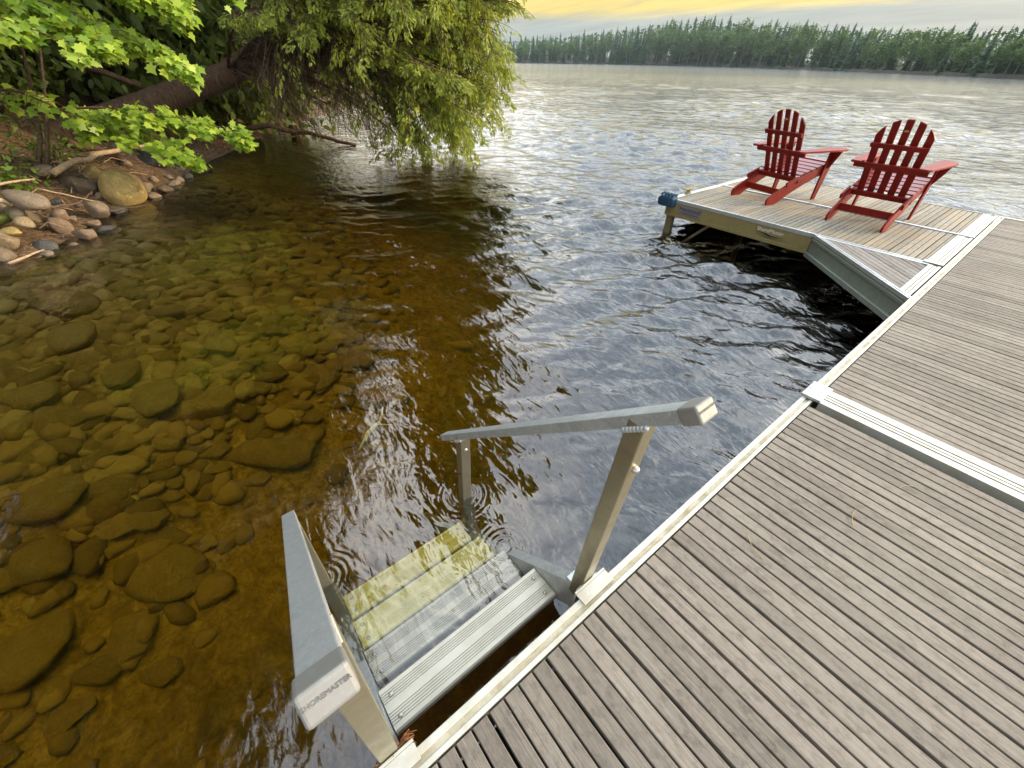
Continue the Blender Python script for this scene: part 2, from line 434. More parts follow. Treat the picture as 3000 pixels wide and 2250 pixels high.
_ph = RNG.uniform(0, 6.28, (24, 3)); _fr = RNG.uniform(0.4, 5.0, 24); _an = RNG.uniform(0, 6.28, 24)
def rough(x, y):
    z = 0
    for (p0, p1, p2), fq, an in zip(_ph, _fr, _an):
        z = z + np.sin(fq * (x * math.cos(an) + y * math.sin(an)) + p0) / (1.0 + fq)
    return z / 5.0
def ground_z(x, y):
    x = np.asarray(x, float); y = np.asarray(y, float)
    d = shore_dist(x, y); n = rough(x, y)
    bank = -d
    zb = 0.27 * bank + 0.05 * np.minimum(bank, 3) ** 2 + np.minimum(bank, 1.2) * 0.35 * n
    zb = np.where(bank > 3, 0.27 * 3 + 0.45 + (bank - 3) * 0.33 + 0.4 * n, zb)
    zw = -(0.22 * d + 0.014 * d ** 2 + 0.035 * np.clip(d - 4.5, 0, 50) ** 2) + np.clip(d, 0, 1) * 0.10 * n
    return WZ + np.where(d > 0, np.maximum(zw, -6.5), zb)
def axis(lo, d0, d1, hi, step):
    a = np.arange(d0, d1, step)
    l = d0 - np.cumsum(step * 1.25 ** np.arange(1, 60)); r = d1 + np.cumsum(step * 1.25 ** np.arange(1, 60))
    return np.concatenate([l[l > lo][::-1], a, r[r < hi]])
gx = axis(-260, -13, 1, 90, 0.09); gy = axis(-70, -4.5, 7, 260, 0.09)
GX, GY = np.meshgrid(gx, gy, indexing='ij')
gme = np_grid('ground', np.stack([GX, GY, ground_z(GX, GY)], -1)[:, ::-1])
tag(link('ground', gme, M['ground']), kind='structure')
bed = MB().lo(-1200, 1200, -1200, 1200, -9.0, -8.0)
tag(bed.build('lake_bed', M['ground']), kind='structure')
def smooth(x, a, b):
    t = np.clip((x - a) / (b - a), 0, 1); return t * t * (3 - 2 * t)
def water_mesh():
    cx, cy = 0.3, 0.0
    # fine where the open lake lies, coarse elsewhere; bearings from +Y towards +X
    th = np.concatenate([np.arange(-1.92, 0.12, 0.0027), np.arange(0.12, 2 * math.pi - 1.92, 0.03)])
    rr = [0.5]
    while rr[-1] < 70: rr.append(rr[-1] * 1.0065 + 0.001)
    while rr[-1] < 1150: rr.append(rr[-1] * 1.03)
    rr = np.array(rr)
    dth = np.gradient(th)
    RR, TH = np.meshgrid(rr, th, indexing='ij')
    step = np.maximum(np.gradient(rr)[:, None] * np.ones_like(TH), RR * dth[None, :])
    X = cx + RR * np.sin(TH); Y = cy + RR * np.cos(TH)
    rg = np.random.default_rng(5)
    dist = np.hypot(X + 2.2, Y + 1.2)
    sd_ = shore_dist(np.clip(X, -60, 40), np.clip(Y, -40, 80))
    open_ = (0.10 + 0.90 * smooth(dist, 1.0, 5.2)) * (0.15 + 0.85 * smooth(sd_, 0.2, 5.0))
    open_ = open_ * (0.25 + 0.75 * smooth(np.hypot(X + 0.6, Y - 0.25), 0.35, 1.5))
    gust = 0.75 + 0.35 * np.sin(0.23 * X + 0.31 * Y + 1.0 + 1.5 * np.sin(0.11 * X - 0.17 * Y)) + 0.2 * np.sin(0.7 * X - 0.5 * Y)
    H = np.zeros_like(X)
    n = 90
    for i in range(n):
        lam = 0.13 * (1.6 / 0.13) ** ((i + rg.random()) / n)
        az = R(-48) + rg.normal() * 0.52
        kk = 2 * math.pi / lam
        slope = 0.036 if lam < 0.8 else 0.020
        a = slope / kk
        fade = smooth(lam / step, 2.4, 4.5)
        ph = kk * (X * math.sin(az) + Y * math.cos(az)) + rg.uniform(0, 6.28)
        ph = ph + 0.9 * np.sin(ph * 0.11 + 0.8 * (X * math.cos(az) - Y * math.sin(az)) / lam * 0.5 + i)
        H += a * fade * (np.sin(ph) + 0.25 * np.cos(2 * ph))
    Z = WZ + H * open_ * gust
    P = np.stack([X, Y, Z], -1)
    nr, na = X.shape
    V = [P.reshape(-1, 3), np.array([[cx, cy, WZ]]), np.stack([X[-1], Y[-1], np.full(na, -7.5)], -1), np.array([[cx, cy, -7.5]])]
    V = np.concatenate(V); c0 = nr * na; b0 = c0 + 1; c1 = b0 + na
    idx = np.arange(nr * na).reshape(nr, na); nx = np.roll(idx, -1, 1)
    quads = np.stack([idx[:-1], nx[:-1], nx[1:], idx[1:]], -1).reshape(-1, 4)
    j = np.arange(na); jn = (j + 1) % na
    side = np.stack([idx[-1], nx[-1], b0 + jn, b0 + j], -1)
    quads = np.concatenate([quads, side])
    tris = np.concatenate([np.stack([nx[0], idx[0], np.full(na, c0)], -1), np.stack([b0 + j, b0 + jn, np.full(na, c1)], -1)])
    me = bpy.data.meshes.new('water')
    me.vertices.add(len(V)); me.vertices.foreach_set('co', V.astype(np.float32).ravel())
    lp = np.concatenate([quads.ravel(), tris.ravel()]).astype(np.int32)
    me.loops.add(len(lp)); me.loops.foreach_set('vertex_index', lp)
    me.polygons.add(len(quads) + len(tris))
    tot = np.concatenate([np.full(len(quads), 4), np.full(len(tris), 3)]).astype(np.int32)
    me.polygons.foreach_set('loop_start', np.concatenate([[0], np.cumsum(tot)[:-1]]).astype(np.int32))
    me.polygons.foreach_set('loop_total', tot)
    me.update(); me.validate()
    me.polygons.foreach_set('use_smooth', [True] * len(me.polygons))
    return me
tag(link('water', water_mesh(), M['water']), kind='structure')

# ------------------------------------------------------------------ dock
def slats(mb, x0, x1, y0, y1, phase, along='x', top=0.0, pitch=0.207, clip=None):
    """boards grouped by four, a wider gap after each four"""
    w = (pitch - 0.010 - 3 * 0.006) / 4
    k = math.floor((y0 - phase) / pitch) - 1
    while phase + k * pitch < y1:
        b = phase + k * pitch + 0.005
        for i in range(4):
            a0 = b + i * (w + 0.006); a1 = a0 + w
            c0, c1 = max(a0, y0), min(a1, y1)
            if c1 - c0 < 0.008: continue
            ch = 0.0018; zt = top + random.uniform(-0.0008, 0.0008)
            prof = [(c0, zt - 0.024), (c0, zt - ch), (c0 + ch, zt), (c1 - ch, zt), (c1, zt - ch), (c1, zt - 0.024)]
            if clip:
                e0, e1 = clip((c0 + c1) / 2)
                if e1 - e0 < 0.03: continue
            else:
                e0, e1 = x0, x1
            fn = (lambda a, z, t: (t, a, z)) if along == 'x' else (lambda a, z, t: (a, t, z))
            mb.prism(prof, fn, e0, e1)
        k += 1
    return mb

def edge_rail(y0, y1, parent, lip=0.0):
    f = MB(); f.lo(-0.002, 0.018, y0, y1, -0.03, 0.004); f.lo(0.034, 0.048, y0, y1, -0.03, 0.003)
    f.build('edge_rail', M['rail'], parent, 0.0015)
    MB().lo(0.018, 0.034, y0, y1, -0.03, -0.006).build('rail_channel', M['channel'], parent)

DX = 3.2
near = empty('dock_section', (0, 0, 0))
tag(near, 'grey plank dock section in the foreground, nearest the viewer, that the ladder hangs from', 'dock', 'main dock sections')
slats(MB(), 0.054, DX, -1.6, 2.15, 0.970).build('deck_boards', M['wood_main'], near)
edge_rail(-1.6, 2.20, near)
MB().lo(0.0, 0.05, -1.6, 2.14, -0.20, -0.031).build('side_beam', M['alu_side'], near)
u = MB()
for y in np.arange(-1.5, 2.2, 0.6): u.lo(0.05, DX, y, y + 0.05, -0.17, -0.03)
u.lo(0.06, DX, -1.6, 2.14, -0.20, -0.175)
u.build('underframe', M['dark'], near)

far = empty('dock_section', (0, 2.35, 0))
tag(far, 'grey plank dock section beyond the grooved metal strip, running alongside the chair platform', 'dock', 'main dock sections')
def rel(o, par):                       # meshes above are in world space: shift under their empty
    o.matrix_parent_inverse = Matrix.Translation(-par.location)
n0 = set(COL.objects)
slats(MB(), 0.054, DX, 2.356, 7.40, 2.356).build('deck_boards', M['wood_main'], far)
edge_rail(2.36, 7.42, far)
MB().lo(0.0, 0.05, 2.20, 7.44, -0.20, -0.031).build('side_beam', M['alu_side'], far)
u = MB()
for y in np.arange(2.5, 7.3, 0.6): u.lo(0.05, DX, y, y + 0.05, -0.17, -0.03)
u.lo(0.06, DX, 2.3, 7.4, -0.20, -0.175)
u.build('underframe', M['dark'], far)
MB().lo(-0.002, DX, 7.42, 7.47, -0.10, 0.005).build('end_rail', M['rail'], far, 0.002)
for o in set(COL.objects) - n0: rel(o, far)

js = empty('joint_strip', (0, 2.27, 0))
tag(js, 'grooved silver metal strip covering the joint between the two grey dock sections', 'joint strip')
n0 = set(COL.objects)
def groove_profile(y0, segs, top, bot):
    """segs: (width, z) across y"""
    pts = [(y0, bot)]; y = y0
    for w, z in segs:
        pts.append((y, z)); y += w; pts.append((y, z))
    pts.append((y, bot))
    return pts
segs = [(0.044, 0.016), (0.009, -0.012), (0.016, 0.016), (0.006, 0.0), (0.017, 0.016), (0.009, -0.012), (0.050, 0.016)]
MB().prism(groove_profile(2.196, segs, 0, -0.03), lambda a, z, t: (t, a, z), 0.078, DX).build('strip', M['rail'], js, 0.0012)
segs = [(0.03, 0.020), (0.003, 0.016), (0.045, 0.020), (0.003, 0.016), (0.045, 0.020), (0.003, 0.016), (0.031, 0.020)]
MB().prism(groove_profile(2.204, segs, 0, 0.005), lambda a, z, t: (t, a, z), -0.012, 0.080).build('cap_plate', M['alu'], js, 0.001)
MB().lo(0.07, DX, 2.150, 2.194, -0.09, -0.05).build('joint_beam', M['dark'], js)
for o in set(COL.objects) - n0: rel(o, js)

# L-shaped arm carrying the chairs
YF, YM, YB, XL = 5.03, 6.235, 7.47, -2.79
arm = empty('dock_platform', (-1.4, 6.2, 0))
tag(arm, 'tan plank platform at the end of the dock that carries the two red chairs', 'dock')
n0 = set(COL.objects)
slats(MB(), YF + 0.03, YM - 0.03, XL + 0.085, -0.145, XL + 0.085, 'y').build('deck_panel', M['wood_arm'], arm)
slats(MB(), YM + 0.03, YB - 0.03, XL + 0.085, -0.145, XL + 0.085, 'y').build('deck_panel', M['wood_arm'], arm)
f = MB(); f.lo(XL, -0.02, YF, YF + 0.026, -0.035, 0.004)
f.build('front_edge', M['alu'], arm, 0.002)
fb = MB(); fb.lo(XL + 0.02, -1.045, YF + 0.004, YF + 0.05, -0.165, -0.036); fb.lo(XL + 0.02, -1.045, YF - 0.006, YF + 0.05, -0.20, -0.166)
fb.build('front_beam', M['alu_side'], arm, 0.002)
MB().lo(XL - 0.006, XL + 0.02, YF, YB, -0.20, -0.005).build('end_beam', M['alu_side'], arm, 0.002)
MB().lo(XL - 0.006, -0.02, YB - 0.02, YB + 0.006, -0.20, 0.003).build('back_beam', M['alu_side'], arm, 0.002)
e = MB(); e.lo(XL, XL + 0.078, YF + 0.027, YM - 0.032, -0.004, 0.006); e.lo(XL, XL + 0.078, YM + 0.032, YB - 0.022, -0.004, 0.006)
e.build('end_strip', M['rail'], arm, 0.002)
MB().lo(XL - 0.004, -0.03, YM - 0.022, YM + 0.022, -0.03, 0.008).build('seam_strip', M['alu'], arm, 0.002)
s = MB()
for a, b in ((YF + 0.03, YM - 0.03), (YM + 0.03, YB - 0.03)):
    s.lo(-0.139, -0.07, a, b, -0.02, 0.004); s.lo(-0.066, -0.045, a, b, -0.02, 0.0); s.lo(-0.041, -0.014, a, b, -0.02, 0.004)
s.build('joint_edge', M['rail'], arm, 0.0015)
for y in (YF + 0.02, YM):
    MB().lo(-0.150, -0.010, y - 0.03, y + 0.03, 0.005, 0.011).build('corner_plate', M['alu'], arm, 0.001)
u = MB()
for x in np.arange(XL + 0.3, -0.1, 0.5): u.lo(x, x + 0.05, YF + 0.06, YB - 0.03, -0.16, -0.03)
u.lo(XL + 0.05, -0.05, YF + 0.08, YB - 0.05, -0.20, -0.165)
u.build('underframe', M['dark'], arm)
l = MB(); l.lo(XL + 0.0, XL + 0.085, YF + 0.052, YF + 0.13, -4.0, -0.01); l.build('leg', M['legmetal'], arm, 0.004)
l = MB(); l.lo(XL + 0.03, XL + 0.115, YB - 0.14, YB - 0.06, -4.0, -0.01); l.build('leg', M['legmetal'], arm, 0.004)
MB().beam((XL + 0.62, YF + 0.10, -0.19), (XL + 0.05, YF + 0.10, -0.75), 0.03, 0.03).build('brace', M['legmetal'], arm, 0.002)
# printed plate and maker's decal on the front beam
pl = MB().lo(-2.60, -2.30, YF - 0.004, YF + 0.001, -0.152, -0.048).build('name_plate', M['signplate'], arm)
yy = YF - 0.0055
def words(txt, size, x, z, mat, parent, name='lettering', y=yy, bold=0.0):
    me = text_mesh(txt, size)
    o = link(name, me, mat, parent)
    frame(o, (1, 0, 0), (0, 0, 1), (0, -1, 0), (x, y, z))
    return o
words('Hammond', 0.068, -2.45, -0.083, M['signblue'], pl)
words('Lumber Company', 0.033, -2.45, -0.127, M['signblue'], pl)
dc = words('ShoreMaster', 0.056, -1.46, -0.078, M['white'], arm, 'maker_decal', YF + 0.0015)
sw = MB()
sw.prism([(-1.62, -0.105), (-1.52, -0.118), (-1.46, -0.135), (-1.38, -0.128), (-1.29, -0.118), (-1.36, -0.122), (-1.44, -0.122), (-1.50, -0.108)], lambda a, b, t: (a, t, b), YF + 0.0005, YF + 0.0035)
sw.prism([(-1.60, -0.128), (-1.47, -0.150), (-1.28, -0.140), (-1.47, -0.144)], lambda a, b, t: (a, t, b), YF + 0.0005, YF + 0.0035)
sw.build('decal_emblem', M['black'], arm)
for o in set(COL.objects) - n0:
    if o.parent == arm:
        if o.name.startswith('maker_decal'):
            o.location = o.location - arm.location
        else:
            rel(o, arm)

# triangular corner piece
tri = empty('corner_section', (-0.35, 4.7, 0))
tag(tri, 'triangular grey plank corner section wedged between the platform and the main dock', 'dock')
n0 = set(COL.objects)
A, B, Cc = Vector((-1.045, YF - 0.005, 0)), Vector((-0.012, YF - 0.005, 0)), Vector((-0.012, 4.045, 0))
hd = (Cc - A).normalized(); nn = Vector((-hd.y, hd.x, 0))      # along hypotenuse, inward
if (B - A).dot(nn) < 0: nn = -nn
depth = (B - A).dot(nn)
mb = MB()
def tri_pt(t, d, z): return A + hd * t + nn * d + Vector((0, 0, z))
def span(d):
    # where the line at offset d crosses AB (less the trims) and BC
    t0 = d * (B - A).dot(hd) / depth; t1 = (Cc - A).length + (B - Cc).dot(hd) * d / depth
    return t0 + 0.085, t1 - 0.115
d = 0.05; w = 0.0464; i = 0
while d + w < depth:
    s0, s1 = span(d); s2, s3 = span(d + w)
    a0, a1 = max(s0, s2), min(s1, s3)
    if s1 - s0 > 0.05 and s3 - s2 > 0.0:
        vs = [tri_pt(s0, d, 0), tri_pt(s1, d, 0), tri_pt(s3, d + w, 0), tri_pt(s2, d + w, 0)]
        vs += [p + Vector((0, 0, -0.024)) for p in vs]
        mb.add(vs, [(0, 1, 2, 3), (7, 6, 5, 4), (0, 4, 5, 1), (1, 5, 6, 2), (2, 6, 7, 3), (3, 7, 4, 0)])
    i += 1; d += w + (0.010 if i % 4 == 0 else 0.0055)
mb.build('deck_boards', M['wood_tri'], tri)
e = MB()
mid = lambda o_, z: (A + nn * o_ + Vector((0, 0, z)), Cc + nn * o_ + Vector((0, 0, z)))
e.beam(*mid(0.008, -0.012), 0.016, 0.030, nn); e.beam(*mid(0.034, -0.010), 0.020, 0.026, nn)
e.build('edge_trim', M['alu'], tri, 0.002)
fb = MB(); fb.beam(*mid(0.022, -0.105), 0.026, 0.150, nn); fb.beam(*mid(0.010, -0.200), 0.05, 0.04, nn); fb.beam(*mid(0.012, -0.050), 0.03, 0.024, nn)
fb.build('face_beam', M['alu_grey'], tri, 0.002)
e = MB(); e.lo(-1.0, -0.10, YF - 0.055, YF - 0.006, -0.03, 0.002)
e.build('back_trim', M['alu'], tri, 0.0015)
e = MB(); e.lo(-0.100, -0.066, 4.16, YF - 0.035, -0.02, 0.003); e.lo(-0.062, -0.042, 4.12, YF - 0.035, -0.02, -0.001); e.lo(-0.038, -0.014, 4.08, YF - 0.035, -0.02, 0.003)
e.build('joint_edge', M['rail'], tri, 0.0015)
mb = MB(); vs = [A + Vector((0.1, -0.06, -0.15)), Cc + Vector((-0.03, 0.12, -0.15)), B + Vector((-0.03, -0.06, -0.15))]
vs += [p + Vector((0, 0, 0.1)) for p in vs]
mb.add(vs, [(0, 1, 2), (5, 4, 3), (0, 3, 4, 1), (1, 4, 5, 2), (2, 5, 3, 0)]); mb.build('underframe', M['dark'], tri)
for o in set(COL.objects) - n0: rel(o, tri)

# bumpers
def bumper(x, y, flip, label):
    b = empty('corner_bumper', (x, y, 0))
    tag(b, label, 'bumper', 'blue corner bumpers')
    m = MB(); s = -1 if flip else 1
    m.prism([(-0.07, -0.085), (0.13, -0.085), (0.13, 0.012), (0.11, 0.036), (-0.05, 0.036), (-0.09, 0.01), (-0.09, -0.05)], lambda a, z, t: (a, t * s, z), -0.075, 0.045)
    m.build('pad', M['blue'], b, 0.012, True, 3)
    m = MB(); m.prism([(-0.07, -0.08), (0.0, -0.08), (0.0, 0.032), (-0.05, 0.032), (-0.09, 0.01)], lambda a, z, t: (a, t * s, z), 0.046, 0.15)
    m.build('wrap', M['blue'], b, 0.012, True, 3)
    m = MB()
    for i in range(4): m.tube([(-0.06 + i * 0.05, -0.06 * s, 0.045), (-0.05 + i * 0.05, -0.02 * s, 0.062), (-0.045 + i * 0.05, 0.035 * s, 0.047)], 0.014, 7)
    m.build('ridge', M['blue'], b, 0, True)
bumper(XL - 0.005, YF - 0.01, False, 'blue rubber bumper on the near outer corner of the chair platform')
bumper(XL - 0.005, YB + 0.01, True, 'blue rubber bumper on the far corner of the platform, half behind a chair')

# cleat
cl = empty('mooring_cleat', (XL + 0.04, 5.40, 0.006))
tag(cl, 'small metal mooring cleat on the outer end strip of the chair platform', 'cleat')
m = MB(); m.box((0, 0, 0.006), (0.045, 0.10, 0.010)); m.build('base', M['alu_side'], cl, 0.003)
for q_ in (-0.025, 0.025): MB().box((0, q_, 0.03), (0.018, 0.018, 0.045)).build('stem', M['alu_side'], cl, 0.003)
MB().tube([(0, -0.12, 0.064), (0, -0.05, 0.055), (0, 0.05, 0.055), (0, 0.12, 0.064)], [0.006, 0.012, 0.012, 0.006], 8).build('horn', M['alu_side'], cl, 0, True)

# ------------------------------------------------------------------ ladder
lad = empty('dock_ladder', (-0.3, 0.25, 0))
tag(lad, 'aluminium swim ladder with two handrails and sloping treads going down into the water', 'ladder')
n0 = set(COL.objects)
Dr = Vector((-0.752, 0, -0.659)); Up = Vector((-0.659, 0, 0.752))
def hrail(yn, yf, mat_top):
    a = Vector((0.108, yn, 0.869)); b = Vector((-0.958, yf, -0.068))
    d = (b - a).normalized()
    o = MB().beam(a, b, 0.047, 0.030).build('handrail', mat_top, lad, 0.002)
    c = MB().beam(a - d * 0.010, a + d * 0.034, 0.054, 0.037).build('end_cap', M['cap'], o, 0.005, False, 3)
    s = Vector((0, 1, 0)); u = s.cross(d)       # cap face axes
    if u.z < 0: u = -u
    t = link('lettering', text_mesh('SHOREMASTER', 0.0072, 0.0006), M['capletter'], o)
    frame(t, s, u, -d, a - d * 0.0103 + u * 0.004)
    return o
hrail(0.609, 0.609, M['alu'])
hrail(-0.064, -0.110, M['alu'])
def stringer(y):
    a = Vector((-0.055, y, -0.045)); b = Vector((-1.52, y, -1.38)); d = (b - a).normalized(); u = Vector((-d.z, 0, d.x)); u = u if u.z > 0 else -u
    m = MB(); m.beam(a - u * 0.065, b - u * 0.065, 0.044, 0.13)
    m.lo(-0.100, -0.035, y - 0.021, y + 0.021, -0.24, -0.062)
    return m.build('stringer', M['alu'], lad, 0.002)
stringer(0.611); stringer(-0.106)
def post(x0, z0, x1, z1, ya, yb, w=0.045, d=0.048):
    return MB().beam((x0, ya, z0), (x1, yb, z1), w=d, h=w).build('post', M['alu_tan'], lad, 0.003)
post(-0.058, -0.12, 0.003, 0.770, 0.611, 0.609)
post(-0.058, -0.12, 0.003, 0.770, -0.106, -0.066)
post(-0.852, -0.85, -0.785, 0.075, 0.611, 0.609)
post(-0.852, -0.85, -0.785, 0.075, -0.114, -0.102)
for (x, z, y) in ((0.003, 0.755, 0.609), (-0.785, 0.058, 0.609)):
    w = MB()
    for i in range(7): w.dome((x - 0.024 + i * 0.008, y - 0.026, z + (i - 3) * 0.0068), 0.0075, 0.006, (0, -1, 0.3))
    w.build('weld', M['alu'], lad, 0, True)
for (x, z, y) in ((0.017, 0.62, 0.609), (-0.772, 0.0, 0.609)): MB().dome((x, y, z), 0.010, 0.012, (1, 0, 0), 6).build('bolt', M['bolt'], lad)
def tread(x0, x1, z, mat, y0=-0.080, y1=0.587):
    W = x1 - x0; pts = [(x0, z - 0.030), (x0, z - 0.004), (x0 + 0.004, z)]
    for lo_, hi_ in ((0.14, 0.36), (0.60, 0.84)):
        for i in range(5):
            g = x0 + W * (lo_ + (hi_ - lo_) * i / 4)
            pts += [(g - 0.0021, z), (g - 0.0018, z - 0.0045), (g + 0.0018, z - 0.0045), (g + 0.0021, z)]
    pts += [(x1 - 0.006, z), (x1, z - 0.006), (x1, z - 0.034), (x1 - 0.008, z - 0.034), (x1 - 0.008, z - 0.030)]
    o = MB().prism(pts, lambda a, b_, t: (a, t, b_), y0, y1).build('tread', mat, lad)
    for yy_ in (y0 + 0.03, y1 - 0.03):
        for fx in (0.25, 0.76):
            MB().dome((x0 + W * fx, yy_, z - 0.0005), 0.009, 0.006).build('bolt', M['bolt'], o, 0, True)
    return o
tread(-0.262, -0.128, -0.245, M['tread'])
tread(-0.468, -0.336, -0.401, M['tread'])
tread(-0.668, -0.538, -0.545, M['algae'])
tread(-0.885, -0.755, -0.690, M['algae'])
def clip(y0, y1):
    m = MB(); m.lo(-0.016, 0.024, y0, y1, 0.005, 0.010); m.lo(-0.024, -0.0165, y0, y1, -0.05, 0.013); m.lo(-0.034, -0.0245, y0 + 0.02, y1 - 0.02, -0.22, -0.01)
    m.build('hook_bracket', M['rail'], lad, 0.0012)
clip(0.543, 0.680); clip(-0.190, -0.040)
for o in set(COL.objects) - n0:
    if o.parent == lad: rel(o, lad)

# ------------------------------------------------------------------ chairs
def make_chair():
    t = empty('adirondack_chair')
    P = lambda name, mb, mat=M['red'], bev=0.003: mb.build(name, mat, t, bev)
    side = [(0.0, 0.0), (-0.022, 0.02), (-0.026, 0.05), (-0.008, 0.085), (0.05, 0.122), (0.14, 0.165), (0.36, 0.262), (0.62, 0.345), (0.86, 0.405), (0.885, 0.385), (0.885, 0.325), (0.80, 0.285), (0.55, 0.20), (0.32, 0.10), (0.17, 0.02), (0.13, 0.0)]
    for s in (-1, 1):
        P('side_rail', MB().prism(side, lambda a, b, t_: (t_, a, b), s * 0.262 - 0.011, s * 0.262 + 0.011))
        leg = [(0.775, 0.0), (0.835, 0.0), (0.875, 0.36), (0.885, 0.552), (0.775, 0.552), (0.770, 0.36)]
        P('front_leg', MB().prism(leg, lambda a, b, t_: (t_, a, b), s * 0.285 - 0.011, s * 0.285 + 0.011))
        br = [(0.297, 0.552), (0.385, 0.552), (0.375, 0.52), (0.325, 0.40), (0.297, 0.35)]
        P('arm_bracket', MB().prism(br, lambda a, b, t_: (a * s, t_, b), 0.815, 0.837))
        am = [(0.245, 0.165), (0.325, 0.165), (0.345, 0.20), (0.375, 0.50), (0.402, 0.74), (0.402, 0.88), (0.385, 0.93), (0.35, 0.955), (0.285, 0.955), (0.255, 0.93), (0.246, 0.88)]
        P('armrest', MB().prism(am, lambda a, b, t_: (a * s, b, t_), 0.553, 0.575))
        br = [(0.02, 0.165), (0.12, 0.235)]
        ear = MB(); ear.beam((s * 0.285, 0.20, 0.215), (s * 0.285, 0.375, 0.278), 0.022, 0.05, (1, 0, 0)); P('rail_cleat', ear)
    d = Vector((0, 0.135 - 0.405, 0.955 - 0.235)); L = d.length; d.normalize(); nb = Vector((0, d.z, -d.y))
    b0 = Vector((0, 0.405, 0.235))
    for i in range(-2, 3):
        pts = []; w = 0.0315
        xb, xt = i * 0.094, i * 0.103
        pts += [(xb - w, -0.02), (xb + w, -0.02)]
        top = []
        for q in range(7):
            x = xt + w - 2 * w * q / 6
            top.append((x, L - 0.235 * (1 - math.sqrt(max(0, 1 - (x / 0.252) ** 2)))))
        pts += top
        P('back_slat', MB().prism(pts, lambda a, b_, t_: b0 + Vector((a, 0, 0)) + d * b_ + nb * t_, 0.0, 0.018), M['red'], 0.004)
    rl = lambda y, z, w, hh, th: MB().beam((-w / 2, y, z), (w / 2, y, z), hh, th, d)
    P('lower_back_rail', rl(0.375, 0.252, 0.60, 0.055, 0.026))
    P('middle_back_rail', rl(0.262, 0.535, 0.65, 0.055, 0.026))
    P('upper_back_rail', rl(0.196, 0.722, 0.485, 0.045, 0.022))
    P('rear_stretcher', MB().box((0, 0.205, 0.118), (0.50, 0.020, 0.07)))
    for i in range(6):
        f = i / 5; y = 0.43 + f * 0.43; z = 0.302 + f * 0.105 + 0.012
        P('seat_slat', MB().box((0, y, z), (0.56, 0.072, 0.018), Matrix.Rotation(R(14 if i < 5 else 2), 3, 'X')), M['seatred'])
    tg = MB(); c = b0 + d * (L - 0.10) - nb * 0.002
    n = 12; tg.prism([(0.022 * math.cos(6.283 * k / n), 0.010 * math.sin(6.283 * k / n)) for k in range(n)], lambda a, b_, t_: c + Vector((a, 0, 0)) + d * b_ + nb * t_, -0.002, 0.002)
    P('tag', tg, M['straw'], 0)
    return t
ch2 = make_chair()
ch1 = copy_tree(ch2)
ch2.location = (-0.911, 5.651, 0.001); ch2.rotation_euler = (0, 0, -0.015)
ch1.location = (-2.117, 5.766, 0.001); ch1.rotation_euler = (0, 0, -0.25)
tag(ch1, 'red slatted wooden garden chair nearer the blue bumper, turned a little to the right', 'chair', 'red chairs on the platform')
tag(ch2, 'red slatted wooden garden chair closer to the main dock, facing straight out over the lake', 'chair', 'red chairs on the platform')

# ------------------------------------------------------------------ rocks
def rock_mesh(seed, sub=3, flat=0.7):
    bm = bmesh.new(); bmesh.ops.create_icosphere(bm, subdivisions=sub, radius=0.5)
    rg = random.Random(seed)
    ws = [(Vector((rg.gauss(0, 1), rg.gauss(0, 1), rg.gauss(0, 1))), rg.uniform(0, 6.28), rg.uniform(0.02, 0.07)) for _ in range(9)]
    cuts = [(Vector((rg.gauss(0, 1), rg.gauss(0, 1), rg.gauss(0, 0.7))).normalized(), rg.uniform(0.26, 0.42)) for _ in range(9)]
    for v in bm.verts:
        p = v.co.copy(); k = 1.0
        for w, ph, a in ws: k += a * math.sin(p.dot(w) * 3.2 + ph)
        p *= k
        for n, h in cuts:
            e = p.dot(n) - h
            if e > 0: p -= n * e * 0.88
        v.co = p
    me = bpy.data.meshes.new('rock'); bm.to_mesh(me); bm.free()
    me.polygons.foreach_set('use_smooth', [True] * len(me.polygons))
    return me
ROCKS = [rock_mesh(s) for s in range(10)]
EGG = rock_mesh(99, 4, 0.7)
_bm = bmesh.new(); bmesh.ops.create_icosphere(_bm, subdivisions=4, radius=0.5)
for _v in _bm.verts:
    _p = _v.co; _k = 1 + 0.05 * math.sin(5 * _p.x + 2) + 0.05 * math.sin(6 * _p.y + 4 * _p.z) + 0.015 * math.sin(23 * _p.x + 17 * _p.z)
    _v.co = _p * _k * (1 - 0.25 * _p.x)
_bm.to_mesh(EGG); _bm.free(); EGG.polygons.foreach_set('use_smooth', [True] * len(EGG.polygons))
def rock(me, loc, size, rz, mat, label=None, cat='rock', group=None, tilt=(0, 0), name='rock'):
    o = bpy.data.objects.new(name, me); COL.objects.link(o)
    if not me.materials: me.materials.append(M['under'])
    o.material_slots[0].link = 'OBJECT'; o.material_slots[0].material = mat
    o.location = loc; o.scale = size; o.rotation_euler = (tilt[0], tilt[1], rz)
    return tag(o, label, cat, group)
G = 'rocks along the bank'
